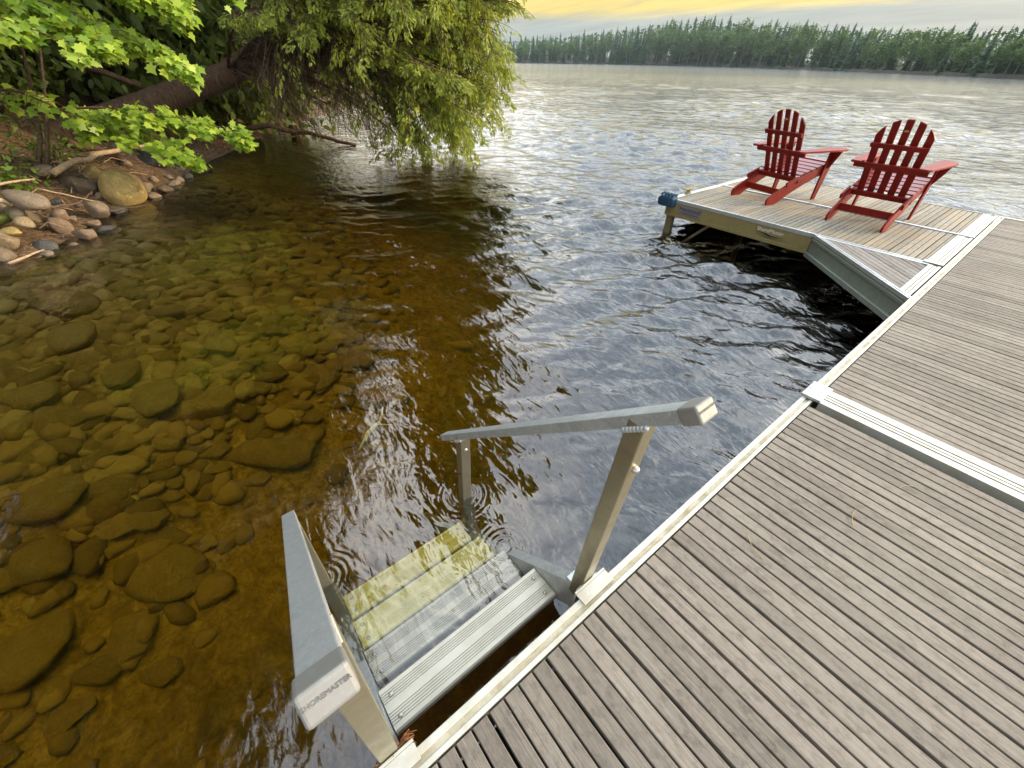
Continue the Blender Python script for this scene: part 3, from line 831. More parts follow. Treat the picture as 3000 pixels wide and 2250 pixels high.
# x, y, z, long, wide, tall, turn, material, label
BR = [
 (-8.42, -0.50, -0.20, 0.62, 0.50, 0.52, 0.3, 'gold', 'big rounded golden speckled boulder at the edge of the water'),
 (-6.95, -1.32, 0.05, 0.66, 0.34, 0.24, 0.65, 'brown', 'long low boulder with pale lichen spots above the mossy patch'),
 (-7.00, -1.45, -0.06, 0.40, 0.22, 0.16, 0.5, 'tan', 'narrow tan slab lying under the long lichen-spotted boulder'),
 (-6.75, -1.62, 0.12, 0.30, 0.3, 0.26, 0.2, 'tan', 'tan rock at the left edge of the picture under the pale branches'),
 (-6.80, -1.40, -0.12, 0.23, 0.16, 0.13, 0.6, 'tan', 'small pale tan stone sitting on the moss'),
 (-6.72, -1.52, -0.18, 0.24, 0.15, 0.10, 0.5, 'gold', 'flat yellowish stone below the pale tan stone on the moss'),
 (-6.66, -1.60, -0.24, 0.34, 0.26, 0.20, 0.4, 'tan', 'broad tan rock at the left edge just above the wet stones'),
 (-6.56, -1.66, -0.36, 0.27, 0.24, 0.18, 0.9, 'brown', 'brown half-wet rock at the left edge of the waterline'),
 (-6.76, -1.36, -0.38, 0.44, 0.26, 0.16, 0.55, 'wet', 'wet dark grey flat stone with a shiny top at the waterline'),
 (-7.12, -1.20, -0.30, 0.27, 0.25, 0.24, 0.2, 'pink', 'pinkish brown block between the moss and the lone flat-topped stone'),
 (-6.86, -0.98, -0.36, 0.29, 0.19, 0.17, 0.7, 'pink', 'lone flat-topped reddish stone standing out in the shallow water'),
 (-7.77, -0.86, -0.30, 0.30, 0.27, 0.27, 1.1, 'brown', 'brown rock just left of the big golden boulder, at its foot'),
 (-7.42, -1.18, -0.24, 0.34, 0.22, 0.16, 0.5, 'pink', 'pale pink stone among dry twigs'),
 (-9.11, -0.80, -0.06, 0.40, 0.28, 0.22, 0.4, 'gold', 'yellow-brown stone behind the big golden boulder'),
 (-9.30, -0.36, -0.30, 0.32, 0.28, 0.28, 0.9, 'brown', 'brown stone tucked against the far side of the golden boulder'),
 (-10.45, -0.02, -0.18, 0.70, 0.48, 0.42, 0.3, 'wet', 'large dark grey boulder at the water under the maple leaves'),
 (-10.15, -0.18, -0.30, 0.50, 0.3, 0.22, 0.5, 'brown', 'long brown stone in front of the dark grey boulder'),
 (-10.05, 0.15, -0.38, 0.27, 0.2, 0.16, 0.1, 'wet', 'small wet shiny stone nearer the bank, off the dark grey boulder'),
 (-9.90, 0.40, -0.39, 0.27, 0.2, 0.16, 0.8, 'wet', 'outermost small wet stone in the line off the dark grey boulder'),
 (-9.75, -0.10, -0.39, 0.22, 0.16, 0.12, 0.5, 'wet', 'tiny wet stone right in front of the long brown stone'),
 (-8.65, -0.98, -0.12, 0.62, 0.38, 0.26, 0.55, 'brown', 'dull brown slab on the bank left of the golden boulder, below the low shrub'),
 (-8.75, -1.25, 0.06, 0.34, 0.3, 0.2, 0.4, 'brown', 'half-buried brown stone at the foot of the thin saplings'),
 (-11.1, 0.00, -0.08, 0.52, 0.4, 0.3, 0.2, 'wet', 'dark stone furthest back on the shore beside the fallen trunk'),
]
for i, (x, y, z, a, b_, c, rz, m, lab) in enumerate(BR):
    rock(EGG if i == 0 else ROCKS[i % 10], (x, y, z), (a, b_, c), rz, M[m], lab, 'rock', G, (0.1, -0.35) if i == 0 else (random.uniform(-.2, .2), random.uniform(-.2, .2)))
# cobbles filling the waterline
small = []
for i in range(70):
    t = random.random(); k = random.randrange(4, 10)
    a, b_ = SHORE[k], SHORE[k + 1]; p = a + (b_ - a) * t
    nrm = np.array([-(b_ - a)[1], (b_ - a)[0]]); nrm /= np.linalg.norm(nrm)
    p = p + nrm * random.uniform(-0.25, 0.75)
    if any((p[0] - q[0]) ** 2 + (p[1] - q[1]) ** 2 < (0.20) ** 2 for q in [(r_[0], r_[1]) for r_ in BR] + small): continue
    small.append(tuple(p)); s = random.uniform(0.10, 0.24)
    rock(ROCKS[random.randrange(10)], (p[0], p[1], float(ground_z(p[0], p[1])) + s * 0.15), (s * 1.4, s, s * 0.75), random.uniform(0, 3), M[random.choice(['brown', 'brown', 'brown', 'wet', 'wet', 'pink'])],
         'small stone among the cobbles heaped along the waterline', 'stone', 'cobbles along the waterline', name='cobble')
# stones under the clear water
placed = []
tries = 0
while len(placed) < 285 and tries < 30000:
    tries += 1
    x, y = random.uniform(-9.0, -0.8), random.uniform(-2.1, 1.6)
    d = float(shore_dist(np.array(x), np.array(y)))
    if d < 0.12 or d > 5.3 or random.random() > math.exp(-((max(d - 2.3, 0) / 0.9) ** 2)) * (1.0 if y < 0.25 * (x + 9) + 0.3 else 0.3) + (0.05 if y < -0.5 and d < 4.7 else 0): continue
    s = random.choice([random.uniform(0.36, 0.62), random.uniform(0.22, 0.4)]) if len(placed) < 110 else random.uniform(0.12, 0.3)
    if float(ground_z(x, y)) > WZ - 0.06 - s * 0.24: continue
    if any((x - q[0]) ** 2 + (y - q[1]) ** 2 < (0.37 * (s + q[2])) ** 2 for q in placed): continue
    placed.append((x, y, s))
    rock(ROCKS[random.randrange(10)], (x, y, float(ground_z(x, y)) - s * 0.03), (s * random.uniform(1.1, 1.9), s * random.uniform(0.8, 1.1), s * random.uniform(0.34, 0.52)), random.uniform(0.1, 1.2), M['under'],
         'rounded brown stone lying on the bottom under the clear shallow water', 'stone', 'stones under the clear water', name='submerged_stone')

# the countless smaller cobbles between them
_lo = [rock_mesh(200 + q, 2) for q in range(6)]
_arr = []
for m_ in _lo:
    c_ = np.empty(len(m_.vertices) * 3, np.float32); m_.vertices.foreach_get('co', c_)
    f_ = np.empty(len(m_.loops), np.int32); m_.loops.foreach_get('vertex_index', f_)
    _arr.append((c_.reshape(-1, 3), f_.reshape(-1, 3)))
VV = []; FF = []; off = 0; cnt = 0; tries = 0
while cnt < 2900 and tries < 60000:
    tries += 1
    x, y = random.uniform(-9.4, -0.9), random.uniform(-2.1, 2.4)
    d = float(shore_dist(np.array(x), np.array(y)))
    if d < 0.16 or d > 5.4 or float(ground_z(x, y)) > WZ - 0.10 or random.random() > max(math.exp(-((max(d - 2.4, 0) / 1.0) ** 2)) * (1.0 if y < 0.25 * (x + 9) + 0.5 else 0.35), 0.16 if (y < -0.5 and d < 4.5) else 0.012): continue
    cnt += 1; s = random.choice([random.uniform(0.07, 0.16), random.uniform(0.12, 0.28)])
    c_, f_ = _arr[random.randrange(6)]
    a = random.uniform(0, 6.28); ca, sa = math.cos(a), math.sin(a)
    p = c_ * np.array([s * random.uniform(1.1, 1.7), s, s * random.uniform(0.45, 0.65)])
    p = np.stack([p[:, 0] * ca - p[:, 1] * sa, p[:, 0] * sa + p[:, 1] * ca, p[:, 2]], 1) + np.array([x, y, float(ground_z(x, y)) + s * 0.03])
    VV.append(p); FF.append(f_ + off); off += len(p)
VV = np.concatenate(VV); FF = np.concatenate(FF).astype(np.int32)
me = bpy.data.meshes.new('submerged_cobbles')
me.vertices.add(len(VV)); me.vertices.foreach_set('co', VV.astype(np.float32).ravel())
me.loops.add(FF.size); me.loops.foreach_set('vertex_index', FF.ravel())
me.polygons.add(len(FF)); me.polygons.foreach_set('loop_start', np.arange(0, FF.size, 3, dtype=np.int32)); me.polygons.foreach_set('loop_total', np.full(len(FF), 3, np.int32))
me.update(); me.validate(); me.polygons.foreach_set('use_smooth', [True] * len(me.polygons))
def cobble_mat():
    k = NT('silty_cobbles'); p = k.pos(); rd = k.rnd()
    n = k.noise(p, 14, 5, 0.65, 0.3)
    c = k.ramp(k.math('ADD', k.math('MULTIPLY', rd, 0.6), k.math('MULTIPLY', n, 0.4)), [(0.2, (0.22, 0.16, 0.075)), (0.45, (0.37, 0.28, 0.14)), (0.65, (0.46, 0.36, 0.19)), (0.85, (0.54, 0.46, 0.30))])
    return k.done(k.pr(c, 0.85, 0, k.bump(n, 0.6, 0.02), 0.2))
M['cobbles'] = cobble_mat()
tag(link('submerged_cobbles', me, M['cobbles']), 'small silty cobbles covering the shallow lake bottom between the larger stones', 'cobbles', kind='stuff')
for m_ in _lo: bpy.data.meshes.remove(m_)

# ------------------------------------------------------------------ foliage builders
def basis(n):
    n = n / np.linalg.norm(n, axis=1, keepdims=True)
    ref = RNG.normal(size=n.shape)
    s = np.cross(n, ref); s /= np.linalg.norm(s, axis=1, keepdims=True)
    return n, s, np.cross(n, s)
def leaf_faces(P, axis_dir, nrm, size, outline):
    """P (n,3) leaf base, axis_dir (n,3) tip direction, nrm (n,3), outline list of (u along, v across)"""
    a = axis_dir / np.linalg.norm(axis_dir, axis=1, keepdims=True)
    s = np.cross(nrm, a); s /= np.linalg.norm(s, axis=1, keepdims=True) + 1e-9
    o = np.array(outline)
    V = P[:, None, :] + size[:, None, None] * (o[None, :, 0:1] * a[:, None, :] + o[None, :, 1:2] * s[:, None, :])
    w = np.cross(a, s)
    V = V + size[:, None, None] * (-0.22 * (o[None, :, 0:1] ** 2) - 0.25 * np.abs(o[None, :, 1:2])) * np.sign(w[:, None, 2:3] + 1e-6) * w[:, None, :]
    return V.reshape(-1, 3)
MAPLE = [(0, 0), (0.12, 0.20), (0.05, 0.50), (0.30, 0.36), (0.42, 0.62), (0.55, 0.34), (0.68, 0.20), (1.0, 0.0), (0.68, -0.20), (0.55, -0.34), (0.42, -0.62), (0.30, -0.36), (0.05, -0.50), (0.12, -0.20)]
FROND = [(0, 0), (0.18, 0.07), (0.28, 0.26), (0.36, 0.09), (0.52, 0.24), (0.60, 0.07), (0.78, 0.15), (1.0, 0.0), (0.80, -0.12), (0.62, -0.06), (0.54, -0.26), (0.38, -0.08), (0.30, -0.22), (0.18, -0.07)]
LEAF = [(0, 0), (0.3, 0.24), (0.7, 0.20), (1.0, 0.0), (0.7, -0.20), (0.3, -0.24)]

def bez(a, b, c, n):
    t = np.linspace(0, 1, n)[:, None]
    return (1 - t) ** 2 * np.array(a) + 2 * t * (1 - t) * np.array(b) + t ** 2 * np.array(c)

# ---- leaning cedar over the water
def cedar():
    root = empty('leaning_cedar', (-11.6, -1.5, 0.2))
    tag(root, 'big cedar leaning out from the bank, drooping yellow-green sprays almost touching the water', 'tree')
    inv = Matrix.Translation(-root.location)
    trunk = [(-10.7, -2.1, 0.0), (-11.1, -1.3, 0.16), (-11.7, 0.1, 0.52), (-12.25, 2.0, 1.05), (-12.3, 3.1, 1.6), (-12.1, 4.2, 2.8), (-11.8, 5.2, 4.8), (-11.5, 6.0, 8.0), (-11.4, 6.2, 12.5)]
    t = MB().tube(trunk, [0.34, 0.28, 0.25, 0.23, 0.21, 0.18, 0.15, 0.10, 0.03], 14).build('trunk', M['bark'], root, 0, True)
    br = MB(); tw = MB(); FP = []; FA = []; FN = []; FS = []
    tr = np.array(trunk[3:8])
    cen = np.array([-8.85, 4.85, 2.55]); vdir = np.array([-0.903, 0.43, 0]); pdir = np.array([0.43, 0.903, 0])
    nb = 0
    while nb < 240:
        q = RNG.normal(size=3); q /= np.linalg.norm(q)
        rr = RNG.uniform(0.80, 1.0)
        p = q * rr
        end = cen + pdir * p[0] * 2.05 - vdir * p[1] * 1.7 + np.array([0, 0, p[2] * 2.95])
        if end[2] > 4.6 or end[2] < WZ + 0.03: continue
        if p[0] < -0.35 and p[2] < 0.2 and RNG.random() < 0.6: continue
        if p[0] < 0.25 and RNG.random() < 0.3: continue
        if nb < 34: end = cen + pdir * RNG.uniform(-2.5, -0.9) - vdir * RNG.uniform(0.2, 1.3) + np.array([0, 0, RNG.uniform(-1.1, 1.2)])
        nb += 1
        i = RNG.integers(0, len(tr) - 1); st = tr[i] + (tr[i + 1] - tr[i]) * RNG.random()
        if st[2] < end[2] - 1.5: st = tr[-2] + RNG.normal(size=3) * 0.1
        mid = (st + end) / 2 + np.array([0, 0, 0.55 + 0.2 * RNG.random()]) * (1.0 if end[2] > 0.6 else 0.8)
        path = bez(st, mid, end, 16)
        br.tube(path, list(np.linspace(0.035, 0.006, 16)), 5)
        for k in range(4, 16):
            for s_ in range(3):
                base = path[k]
                out = pdir * RNG.normal() * 0.7 - vdir * RNG.normal() * 0.5 + (path[k] - path[k - 1]) / np.linalg.norm(path[k] - path[k - 1]) * 0.7
                L = RNG.uniform(0.30, 0.62); out /= np.linalg.norm(out)
                tip = base + out * L + np.array([0, 0, -0.34 * L])
                snorm = np.array([0.35, -0.35, 0.75]) + RNG.normal(size=3) * 0.45
                sside = np.cross(tip - base, snorm); sside /= np.linalg.norm(sside) + 1e-6
                if tip[2] < WZ + 0.02: tip[2] = WZ + 0.02 + RNG.random() * 0.1
                sub = bez(base, (base + tip) / 2 + np.array([0, 0, 0.08]), tip, 5)
                tw.tube(sub, [0.006, 0.005, 0.004, 0.003, 0.002], 3, False)
                lo_ = 0.36 + 0.3 * RNG.random()
                # inner, shaded branchlets are bare
                leafy = (k / 15.0) > lo_ if path[k][2] > 0.7 else (k / 15.0) > lo_ + 0.12
                rel_ = (base - cen) @ pdir
                if rel_ < -0.75 and RNG.random() < (0.35 if base[2] > 1.15 else 0.78): leafy = False
                if not leafy: continue
                for j in range(40):
                    f = RNG.uniform(0.2, 1.0)
                    sd2 = (1 if j % 2 else -1)
                    b_ = base + (tip - base) * f + sside * sd2 * RNG.uniform(0, 0.10) * (1.15 - f) * 1.3 + RNG.normal(size=3) * 0.012
                    FP.append(b_); FA.append((tip - base) / L * 0.9 + sside * sd2 * RNG.uniform(0.15, 0.8) + np.array([0, 0, -0.16]) + RNG.normal(size=3) * 0.15)
                    FN.append(snorm + RNG.normal(size=3) * 0.28); FS.append(RNG.uniform(0.045, 0.09))
    # hanging bare twigs on the shaded landward side
    for q_ in range(640):
        i = RNG.integers(0, 4); st = tr[i] + (tr[i + 1] - tr[i]) * RNG.random() + np.array([0.1, 0, 0.1])
        end = st + pdir * RNG.uniform(0.5, 2.3) - vdir * RNG.uniform(-0.5, 1.4) + np.array([0, 0, RNG.uniform(-1.5, 0.3)])
        if q_ % 2: end = cen + pdir * RNG.uniform(-2.9, -0.3) - vdir * RNG.uniform(-1.2, 1.0) + np.array([0, 0, RNG.uniform(-2.7, -0.5)])
        end[2] = max(end[2], WZ + RNG.uniform(0.03, 0.5))
        mid = st + (end - st) * 0.45 + np.array([0.0, 0.0, 0.18 + 0.25 * RNG.random()])
        pth = bez(st, mid, end, 9) + np.cumsum(RNG.normal(size=(9, 3)) * 0.02, axis=0)
        tw.tube(pth, list(np.linspace(0.011, 0.003, 9)), 4, False)
        for s_ in range(5):
            k = RNG.integers(3, 8); b_ = pth[k]; e_ = b_ + (pth[8] - pth[3]) * 0.25 + RNG.normal(size=3) * 0.16 + np.array([0, 0, -0.12])
            tw.tube([b_, (b_ + e_) / 2 + RNG.normal(size=3) * 0.03, e_], [0.004, 0.003, 0.002], 3, False)
    # upper crown above the picture, seen only in the water
    for _ in range(12000):
        q = RNG.normal(size=3); q /= np.linalg.norm(q); q *= RNG.uniform(0.45, 1.0)
        c = np.array([-11.0, 5.9, 12.0]) + q * np.array([2.3, 2.3, 8.8])
        FP.append(c); FA.append(RNG.normal(size=3) + np.array([0, 0, -0.6])); FN.append(RNG.normal(size=3)); FS.append(RNG.uniform(0.3, 0.55))
    V = leaf_faces(np.array(FP), np.array(FA), np.array(FN), np.array(FS), FROND)
    cr = link('crown', np_mesh('crown', V, len(FROND)), M['cedar'], root)
    bo = br.build('branch', M['bark'], root, 0, True); to = tw.build('twigs', M['twig'], root)
    for o in (t, cr, bo, to): o.matrix_parent_inverse = inv
    return root
cedar()

# ---- maple boughs
def maple(name, base, boughs, label, stems, n_leaf):
    root = empty(name, base); inv = Matrix.Translation(-root.location)
    tag(root, label, 'tree')
    st = MB()
    for pts, r0 in stems: st.tube(pts, list(np.linspace(r0, r0 * 0.45, len(pts))), 8)
    so = st.build('trunk', M['twig'], root, 0, True)
    tw = MB(); FP = []; FA = []; FN = []; FS = []
    for a, b, c, wid, n, hang in boughs:
        path = bez(a, b, c, 22); tw.tube(path, list(np.linspace(0.018, 0.004, 22)), 5)
        dirn = np.array(c) - np.array(a); side = np.cross(dirn, (0, 0, 1)); side /= np.linalg.norm(side)
        for q in range(26):
            k = RNG.integers(3, 22); w = wid * math.sin(math.pi * min(1, 0.15 + k / 24)) * RNG.uniform(0.3, 1.0) * RNG.choice([-1, 1])
            e_ = path[k] + side * w + dirn / np.linalg.norm(dirn) * abs(w) * 0.6 + np.array([0, 0, -0.16 * abs(w) + RNG.normal() * 0.05])
            sub = bez(path[k], (path[k] + e_) / 2 + np.array([0, 0, 0.04]), e_, 5); tw.tube(sub, [0.005, 0.004, 0.004, 0.003, 0.002], 4, False)
            for j in range(n // 26):
                f = RNG.uniform(0.15, 1.05); b_ = path[k] + (e_ - path[k]) * f + RNG.normal(size=3) * np.array([0.06, 0.06, 0.045]) + np.array([0, 0, -hang * RNG.random()])
                ad = (e_ - path[k]); ad = ad / (np.linalg.norm(ad) + 1e-6) * 0.6 + dirn / np.linalg.norm(dirn) * 0.5 + RNG.normal(size=3) * 0.35 + np.array([0, 0, -0.55])
                FP.append(b_); FA.append(ad); FN.append(np.array([0.45, 0.1, 0.8]) + RNG.normal(size=3) * 0.33); FS.append(RNG.uniform(0.065, 0.125))
    V = leaf_faces(np.array(FP), np.array(FA), np.array(FN), np.array(FS), MAPLE)
    lo_ = link('leaves', np_mesh('leaves', V, len(MAPLE)), M['maple'], root); to = tw.build('branches', M['twig'], root)
    for o in (so, lo_, to): o.matrix_parent_inverse = inv
    return root
maple('maple_tree', (-8.8, -2.6, 0.6),
      [((-8.6, -1.9, 2.2), (-7.9, -0.7, 2.15), (-6.9, 0.75, 1.28), 0.58, 1500, 0.10),
       ((-8.4, -2.0, 2.5), (-7.6, -0.3, 2.5), (-6.85, 1.0, 1.75), 0.58, 1350, 0.10),
       ((-8.2, -2.1, 1.9), (-7.5, -1.2, 1.95), (-7.0, -0.2, 1.45), 0.48, 800, 0.10),
       ((-8.5, -1.8, 2.9), (-7.8, 0.2, 2.9), (-7.3, 1.6, 2.1), 0.5, 800, 0.1),
       ((-8.2, -2.2, 2.3), (-7.3, -1.3, 2.3), (-6.7, -0.7, 1.85), 0.48, 760, 0.1),
       ((-8.6, -1.6, 2.6), (-8.4, 0.2, 2.7), (-8.3, 1.3, 1.9), 0.55, 860, 0.1), ((-9.2, -1.8, 2.2), (-8.6, -0.9, 2.2), (-8.1, 0.1, 1.5), 0.5, 700, 0.1)],
      'maple with broad bright green leaves hanging over the bank in the upper left corner',
      [([(-8.8, -2.6, 0.5), (-8.75, -2.4, 1.4), (-8.5, -2.0, 2.3), (-8.4, -1.7, 3.4), (-8.4, -1.5, 5.5)], 0.07)], 0)
maple('maple_sapling', (-8.6, -1.2, 0.1),
      [((-8.7, -1.0, 0.75), (-8.2, 0.1, 0.95), (-7.72, 1.30, 0.42), 0.46, 860, 0.10),
       ((-8.7, -0.8, 0.6), (-8.1, 0.0, 0.75), (-7.65, 0.50, 0.22), 0.36, 400, 0.10),
       ((-8.8, -1.2, 1.0), (-8.3, -0.9, 1.05), (-7.9, -0.55, 0.72), 0.30, 70, 0.05)],
      'young maple with a low leafy bough reaching out over the water, below the large maple',
      [([(-8.9, -1.35, 0.02), (-8.95, -1.1, 0.45), (-8.90, -0.95, 0.85), (-8.8, -0.8, 1.25), (-8.9, -0.6, 1.9)], 0.032),
       ([(-8.8, -1.25, 0.02), (-8.83, -1.05, 0.4), (-8.8, -0.85, 0.8), (-8.95, -0.6, 1.4), (-9.0, -0.5, 2.1)], 0.028)], 0)

# ---- trees further back on the bank
def bank_tree_mesh(h, r, low, n, seed):
    rg = np.random.default_rng(seed)
    cl = rg.normal(size=(70, 3)); cl /= np.linalg.norm(cl, axis=1, keepdims=True); cl *= rg.uniform(0.35, 1.0, (70, 1))
    cl = cl * np.array([r, r, (h - low) / 2]) + np.array([0, 0, (h + low) / 2])
    P = cl[rg.integers(0, 70, n)] + rg.normal(size=(n, 3)) * np.array([0.55, 0.55, 0.40])
    A = rg.normal(size=(n, 3)) + np.array([0, 0, -0.7]); N = rg.normal(size=(n, 3)) + np.array([0, 0, 0.8])
    return np_mesh('crown', leaf_faces(P, A, N, rg.uniform(0.14, 0.34, n), LEAF), len(LEAF)), cl
BT = []
for v, (h, r, low, n) in enumerate([(13, 2.6, 1.2, 6500), (15, 3.0, 2.0, 7500), (9, 2.2, 0.4, 6000)]):
    me, cl = bank_tree_mesh(h, r, low, n, 50 + v)
    me.materials.append(M['bankgreen'])
    m = MB(); m.tube([(0, 0, -0.6), (0.05, 0.05, h * 0.3), (0.1, -0.05, h * 0.65), (0, 0, h * 0.95)], [0.2, 0.17, 0.11, 0.03], 9)
    for c in cl[:16]: m.tube([(0.05, 0, max(0.8, c[2] - 1.0)), (c[0] * 0.5, c[1] * 0.5, c[2] - 0.35), tuple(c)], [0.05, 0.03, 0.012], 5)
    tm = bpy.data.meshes.new('trunk'); tm.from_pydata(m.v, [], m.f); tm.materials.append(M['bark'])
    BT.append((me, tm))
me, cl = bank_tree_mesh(4.6, 1.5, 0.1, 7500, 77); me.materials.append(M['bankgreen'])
m = MB(); m.tube([(0, 0, -0.4), (0.05, 0.05, 1.6), (0.1, -0.05, 3.0), (0, 0, 4.3)], [0.07, 0.06, 0.04, 0.015], 8)
for c in cl[:24]: m.tube([(0.05, 0, max(0.3, c[2] - 0.6)), (c[0] * 0.5, c[1] * 0.5, c[2] - 0.2), tuple(c)], [0.03, 0.02, 0.008], 5)
tm = bpy.data.meshes.new('trunk'); tm.from_pydata(m.v, [], m.f); tm.materials.append(M['bark']); BT.append((me, tm))
me, cl = bank_tree_mesh(17.5, 3.1, 3.6, 11000, 91); me.materials.append(M['bankgreen'])
m = MB(); m.tube([(0, 0, -0.6), (0.1, 0.05, 4), (0.1, -0.05, 10), (0, 0, 16.5)], [0.24, 0.2, 0.13, 0.03], 9)
for c in cl[:20]: m.tube([(0.05, 0, c[2] - 1.6), (c[0] * 0.5, c[1] * 0.5, c[2] - 0.6), tuple(c)], [0.06, 0.035, 0.012], 5)
tm = bpy.data.meshes.new('trunk'); tm.from_pydata(m.v, [], m.f); tm.materials.append(M['bark']); BT.append((me, tm))
bank_spots = [(-8.9, -4.3, 4, 1.0, 'tall tree on the bank with its trunk behind the maple'), (-10.6, -1.9, 4, 1.0, 'tall tree rising beside the roots of the leaning cedar'), (-7.2, -6.6, 4, 1.0, None), (-16.8, 1.4, 4, 1.0, 'tall tree rising behind the bend of the leaning trunk'), (-10.6, -3.1, 3, 0.8, None), (-12.6, -1.6, 3, 0.9, None), (-14.0, 0.4, 3, 1.0, None), (-15.2, 2.2, 3, 1.0, None), (-9.3, -3.6, 3, 0.8, None), (-16.5, -1.0, 3, 1.3, None), (-14.2, -2.4, 3, 1.2, None), (-17.0, 3.3, 3, 1.1, None),
              (-15.0, 1.0, 1, 1.0, 'dark leafy tree on the bank directly behind the leaning trunk'),
              (-12.8, -2.6, 2, 0.9, 'dark bushy tree on the bank behind the maple, left of the leaning trunk'),
              (-17.5, 4.5, 0, 1.0, 'tree behind the cedar, further along the shore'),
              (-11.0, -4.6, 1, 1.0, 'tall tree at the left edge of the picture behind the maple'),
              (-15.6, -3.2, 0, 1.1, None), (-8.6, -6.2, 0, 1.0, None), (-14.3, 3.6, 2, 0.8, 'low bushy tree on the shore just left of the cedar crown'),
              (-8.2, -9.5, 1, 1.0, None), (-19.5, 0.5, 1, 1.1, None), (-11.5, -1.6, 2, 0.55, 'small dark sapling thicket beside the base of the leaning trunk')]
for x, y, v, s, lab in bank_spots:
    t = empty('bank_tree', (x, y, float(ground_z(x, y)) - 0.1), random.uniform(0, 6.28))
    t.scale = (s, s, s)
    tag(t, lab or 'dark leafy tree deep in the wood on the bank', 'tree', 'trees on the bank')
    for nm, me in zip(('crown', 'trunk'), BT[v]):
        o = bpy.data.objects.new(nm, me); COL.objects.link(o); o.parent = t

# ---- low plants, branches and driftwood on the bank
def shrub(loc, r, h, n, size, label, mat='shrub'):
    P = RNG.normal(size=(n, 3)) * np.array([r, r, h * 0.45]) + np.array([0, 0, h * 0.55])
    P[:, 2] = np.abs(P[:, 2])
    A = RNG.normal(size=(n, 3)) + np.array([0, 0, 0.3]); N = RNG.normal(size=(n, 3)) * 0.7 + np.array([0.3, 0, 1])
    root = empty('shrub', loc); tag(root, label, 'shrub')
    link('leaves', np_mesh('leaves', leaf_faces(P, A, N, RNG.uniform(0.6, 1.3, n) * size, FROND if size > 0.08 else LEAF), 14 if size > 0.08 else 6), M[mat], root)
    m = MB()
    for i in range(8):
        a = RNG.uniform(0, 6.28); m.tube([(0, 0, -0.05), (r * 0.4 * math.cos(a), r * 0.4 * math.sin(a), h * 0.4), (r * math.cos(a), r * math.sin(a), h * 0.8)], [0.008, 0.006, 0.003], 4)
    m.build('stem', M['twig'], root)
gz = lambda x, y: float(ground_z(x, y))
shrub((-8.25, -1.55, gz(-8.25, -1.55)), 0.16, 0.30, 260, 0.075, 'low green fern-like plant at the foot of the two thin sapling stems')
shrub((-9.3, -1.15, gz(-9.3, -1.15)), 0.20, 0.30, 260, 0.07, 'low dark green shrub on the bank above the brown slab')
shrub((-9.4, -2.2, gz(-9.4, -2.2)), 0.4, 0.9, 500, 0.13, 'brownish green ferny bush on the bank below the large maple', 'bankgreen')
shrub((-10.4, -1.9, gz(-10.4, -1.9)), 0.5, 1.1, 600, 0.13, 'tall dark ferny bush behind the sapling stems', 'bankgreen')
shrub((-8.1, -2.7, gz(-8.1, -2.7)), 0.4, 0.8, 420, 0.13, 'dark ferny bush at the left edge of the picture', 'bankgreen')
mo = rock(ROCKS[3], (-6.98, -1.62, -0.10), (0.42, 0.30, 0.14), 0.5, M['moss'], 'patch of bright green moss between the tan stones', 'moss', None, (0.1, -0.2), 'moss_patch')
def stick(pts, r, label, mat='stick', name='branch', cat='branch', group='fallen branches on the bank'):
    pts = [Vector(p) for p in pts]; fine = []
    for a, b in zip(pts[:-1], pts[1:]):
        for i in range(4): fine.append(a.lerp(b, i / 4) + Vector((random.gauss(0, 1), random.gauss(0, 1), random.gauss(0, 1))) * r * 0.25)
    fine.append(pts[-1])
    n = len(fine)
    o = MB().tube(fine, [r * (1 - 0.55 * i / n) for i in range(n)], 7).build(name, M[mat], None, 0, True)
    return tag(o, label, cat, group)
stick([(-8.55, -1.15, 0.06), (-9.0, -0.75, 0.16), (-9.55, -0.25, 0.20), (-9.9, 0.1, 0.12)], 0.045, 'pale bare branch lying across the bank below the leaning trunk')
stick([(-7.6, -2.0, 0.75), (-7.45, -1.85, 0.45), (-7.2, -1.7, 0.16)], 0.035, 'thick pale stick leaning at the left edge of the bank')
stick([(-7.0, -1.9, 0.20), (-7.1, -1.55, 0.22), (-7.5, -1.2, 0.18)], 0.02, 'thin pale stick lying above the lichen-spotted boulder')
stick([(-6.95, -1.75, 0.22), (-6.85, -1.55, 0.22), (-6.85, -1.45, 0.08), (-6.95, -1.35, 0.03)], 0.04, 'twisted pale root wrapped over the lichen-spotted boulder')
stick([(-7.65, -1.25, 0.06), (-7.6, -1.0, -0.06), (-7.7, -0.8, -0.18)], 0.010, 'thin bleached twig slanting down beside the golden boulder')
stick([(-7.35, -1.25, -0.12), (-7.6, -0.95, -0.15), (-7.9, -0.8, -0.10)], 0.014, 'reddish twig curving along the pink stone', 'twig')
stick([(-7.7, -0.72, -0.32), (-7.95, -0.55, -0.36), (-8.15, -0.30, -0.40)], 0.010, 'thin twig trailing into the water at the foot of the golden boulder', 'twig')
stick([(-6.30, -1.62, -0.385), (-6.55, -1.35, -0.375)], 0.016, 'white bleached stick floating at the waterline by the wet stones')
stick([(-9.6, -0.9, 0.3), (-9.9, -0.45, 0.05), (-10.1, -0.2, -0.15)], 0.07, 'dark broken stump leaning over the stones under the maple bough', 'bark')
stick([(-13.2, 1.5, -0.05), (-12.6, 2.6, 0.05), (-12.0, 3.6, -0.2), (-11.6, 4.3, -0.38)], 0.07, 'dark fallen log reaching into the water under the cedar', 'bark', 'log', 'log')
stick([(-12.9, -2.1, 1.4), (-12.2, -0.6, 1.35), (-11.8, 0.4, 0.9)], 0.09, 'broken brown limb crossing above the leaning trunk', 'bark')
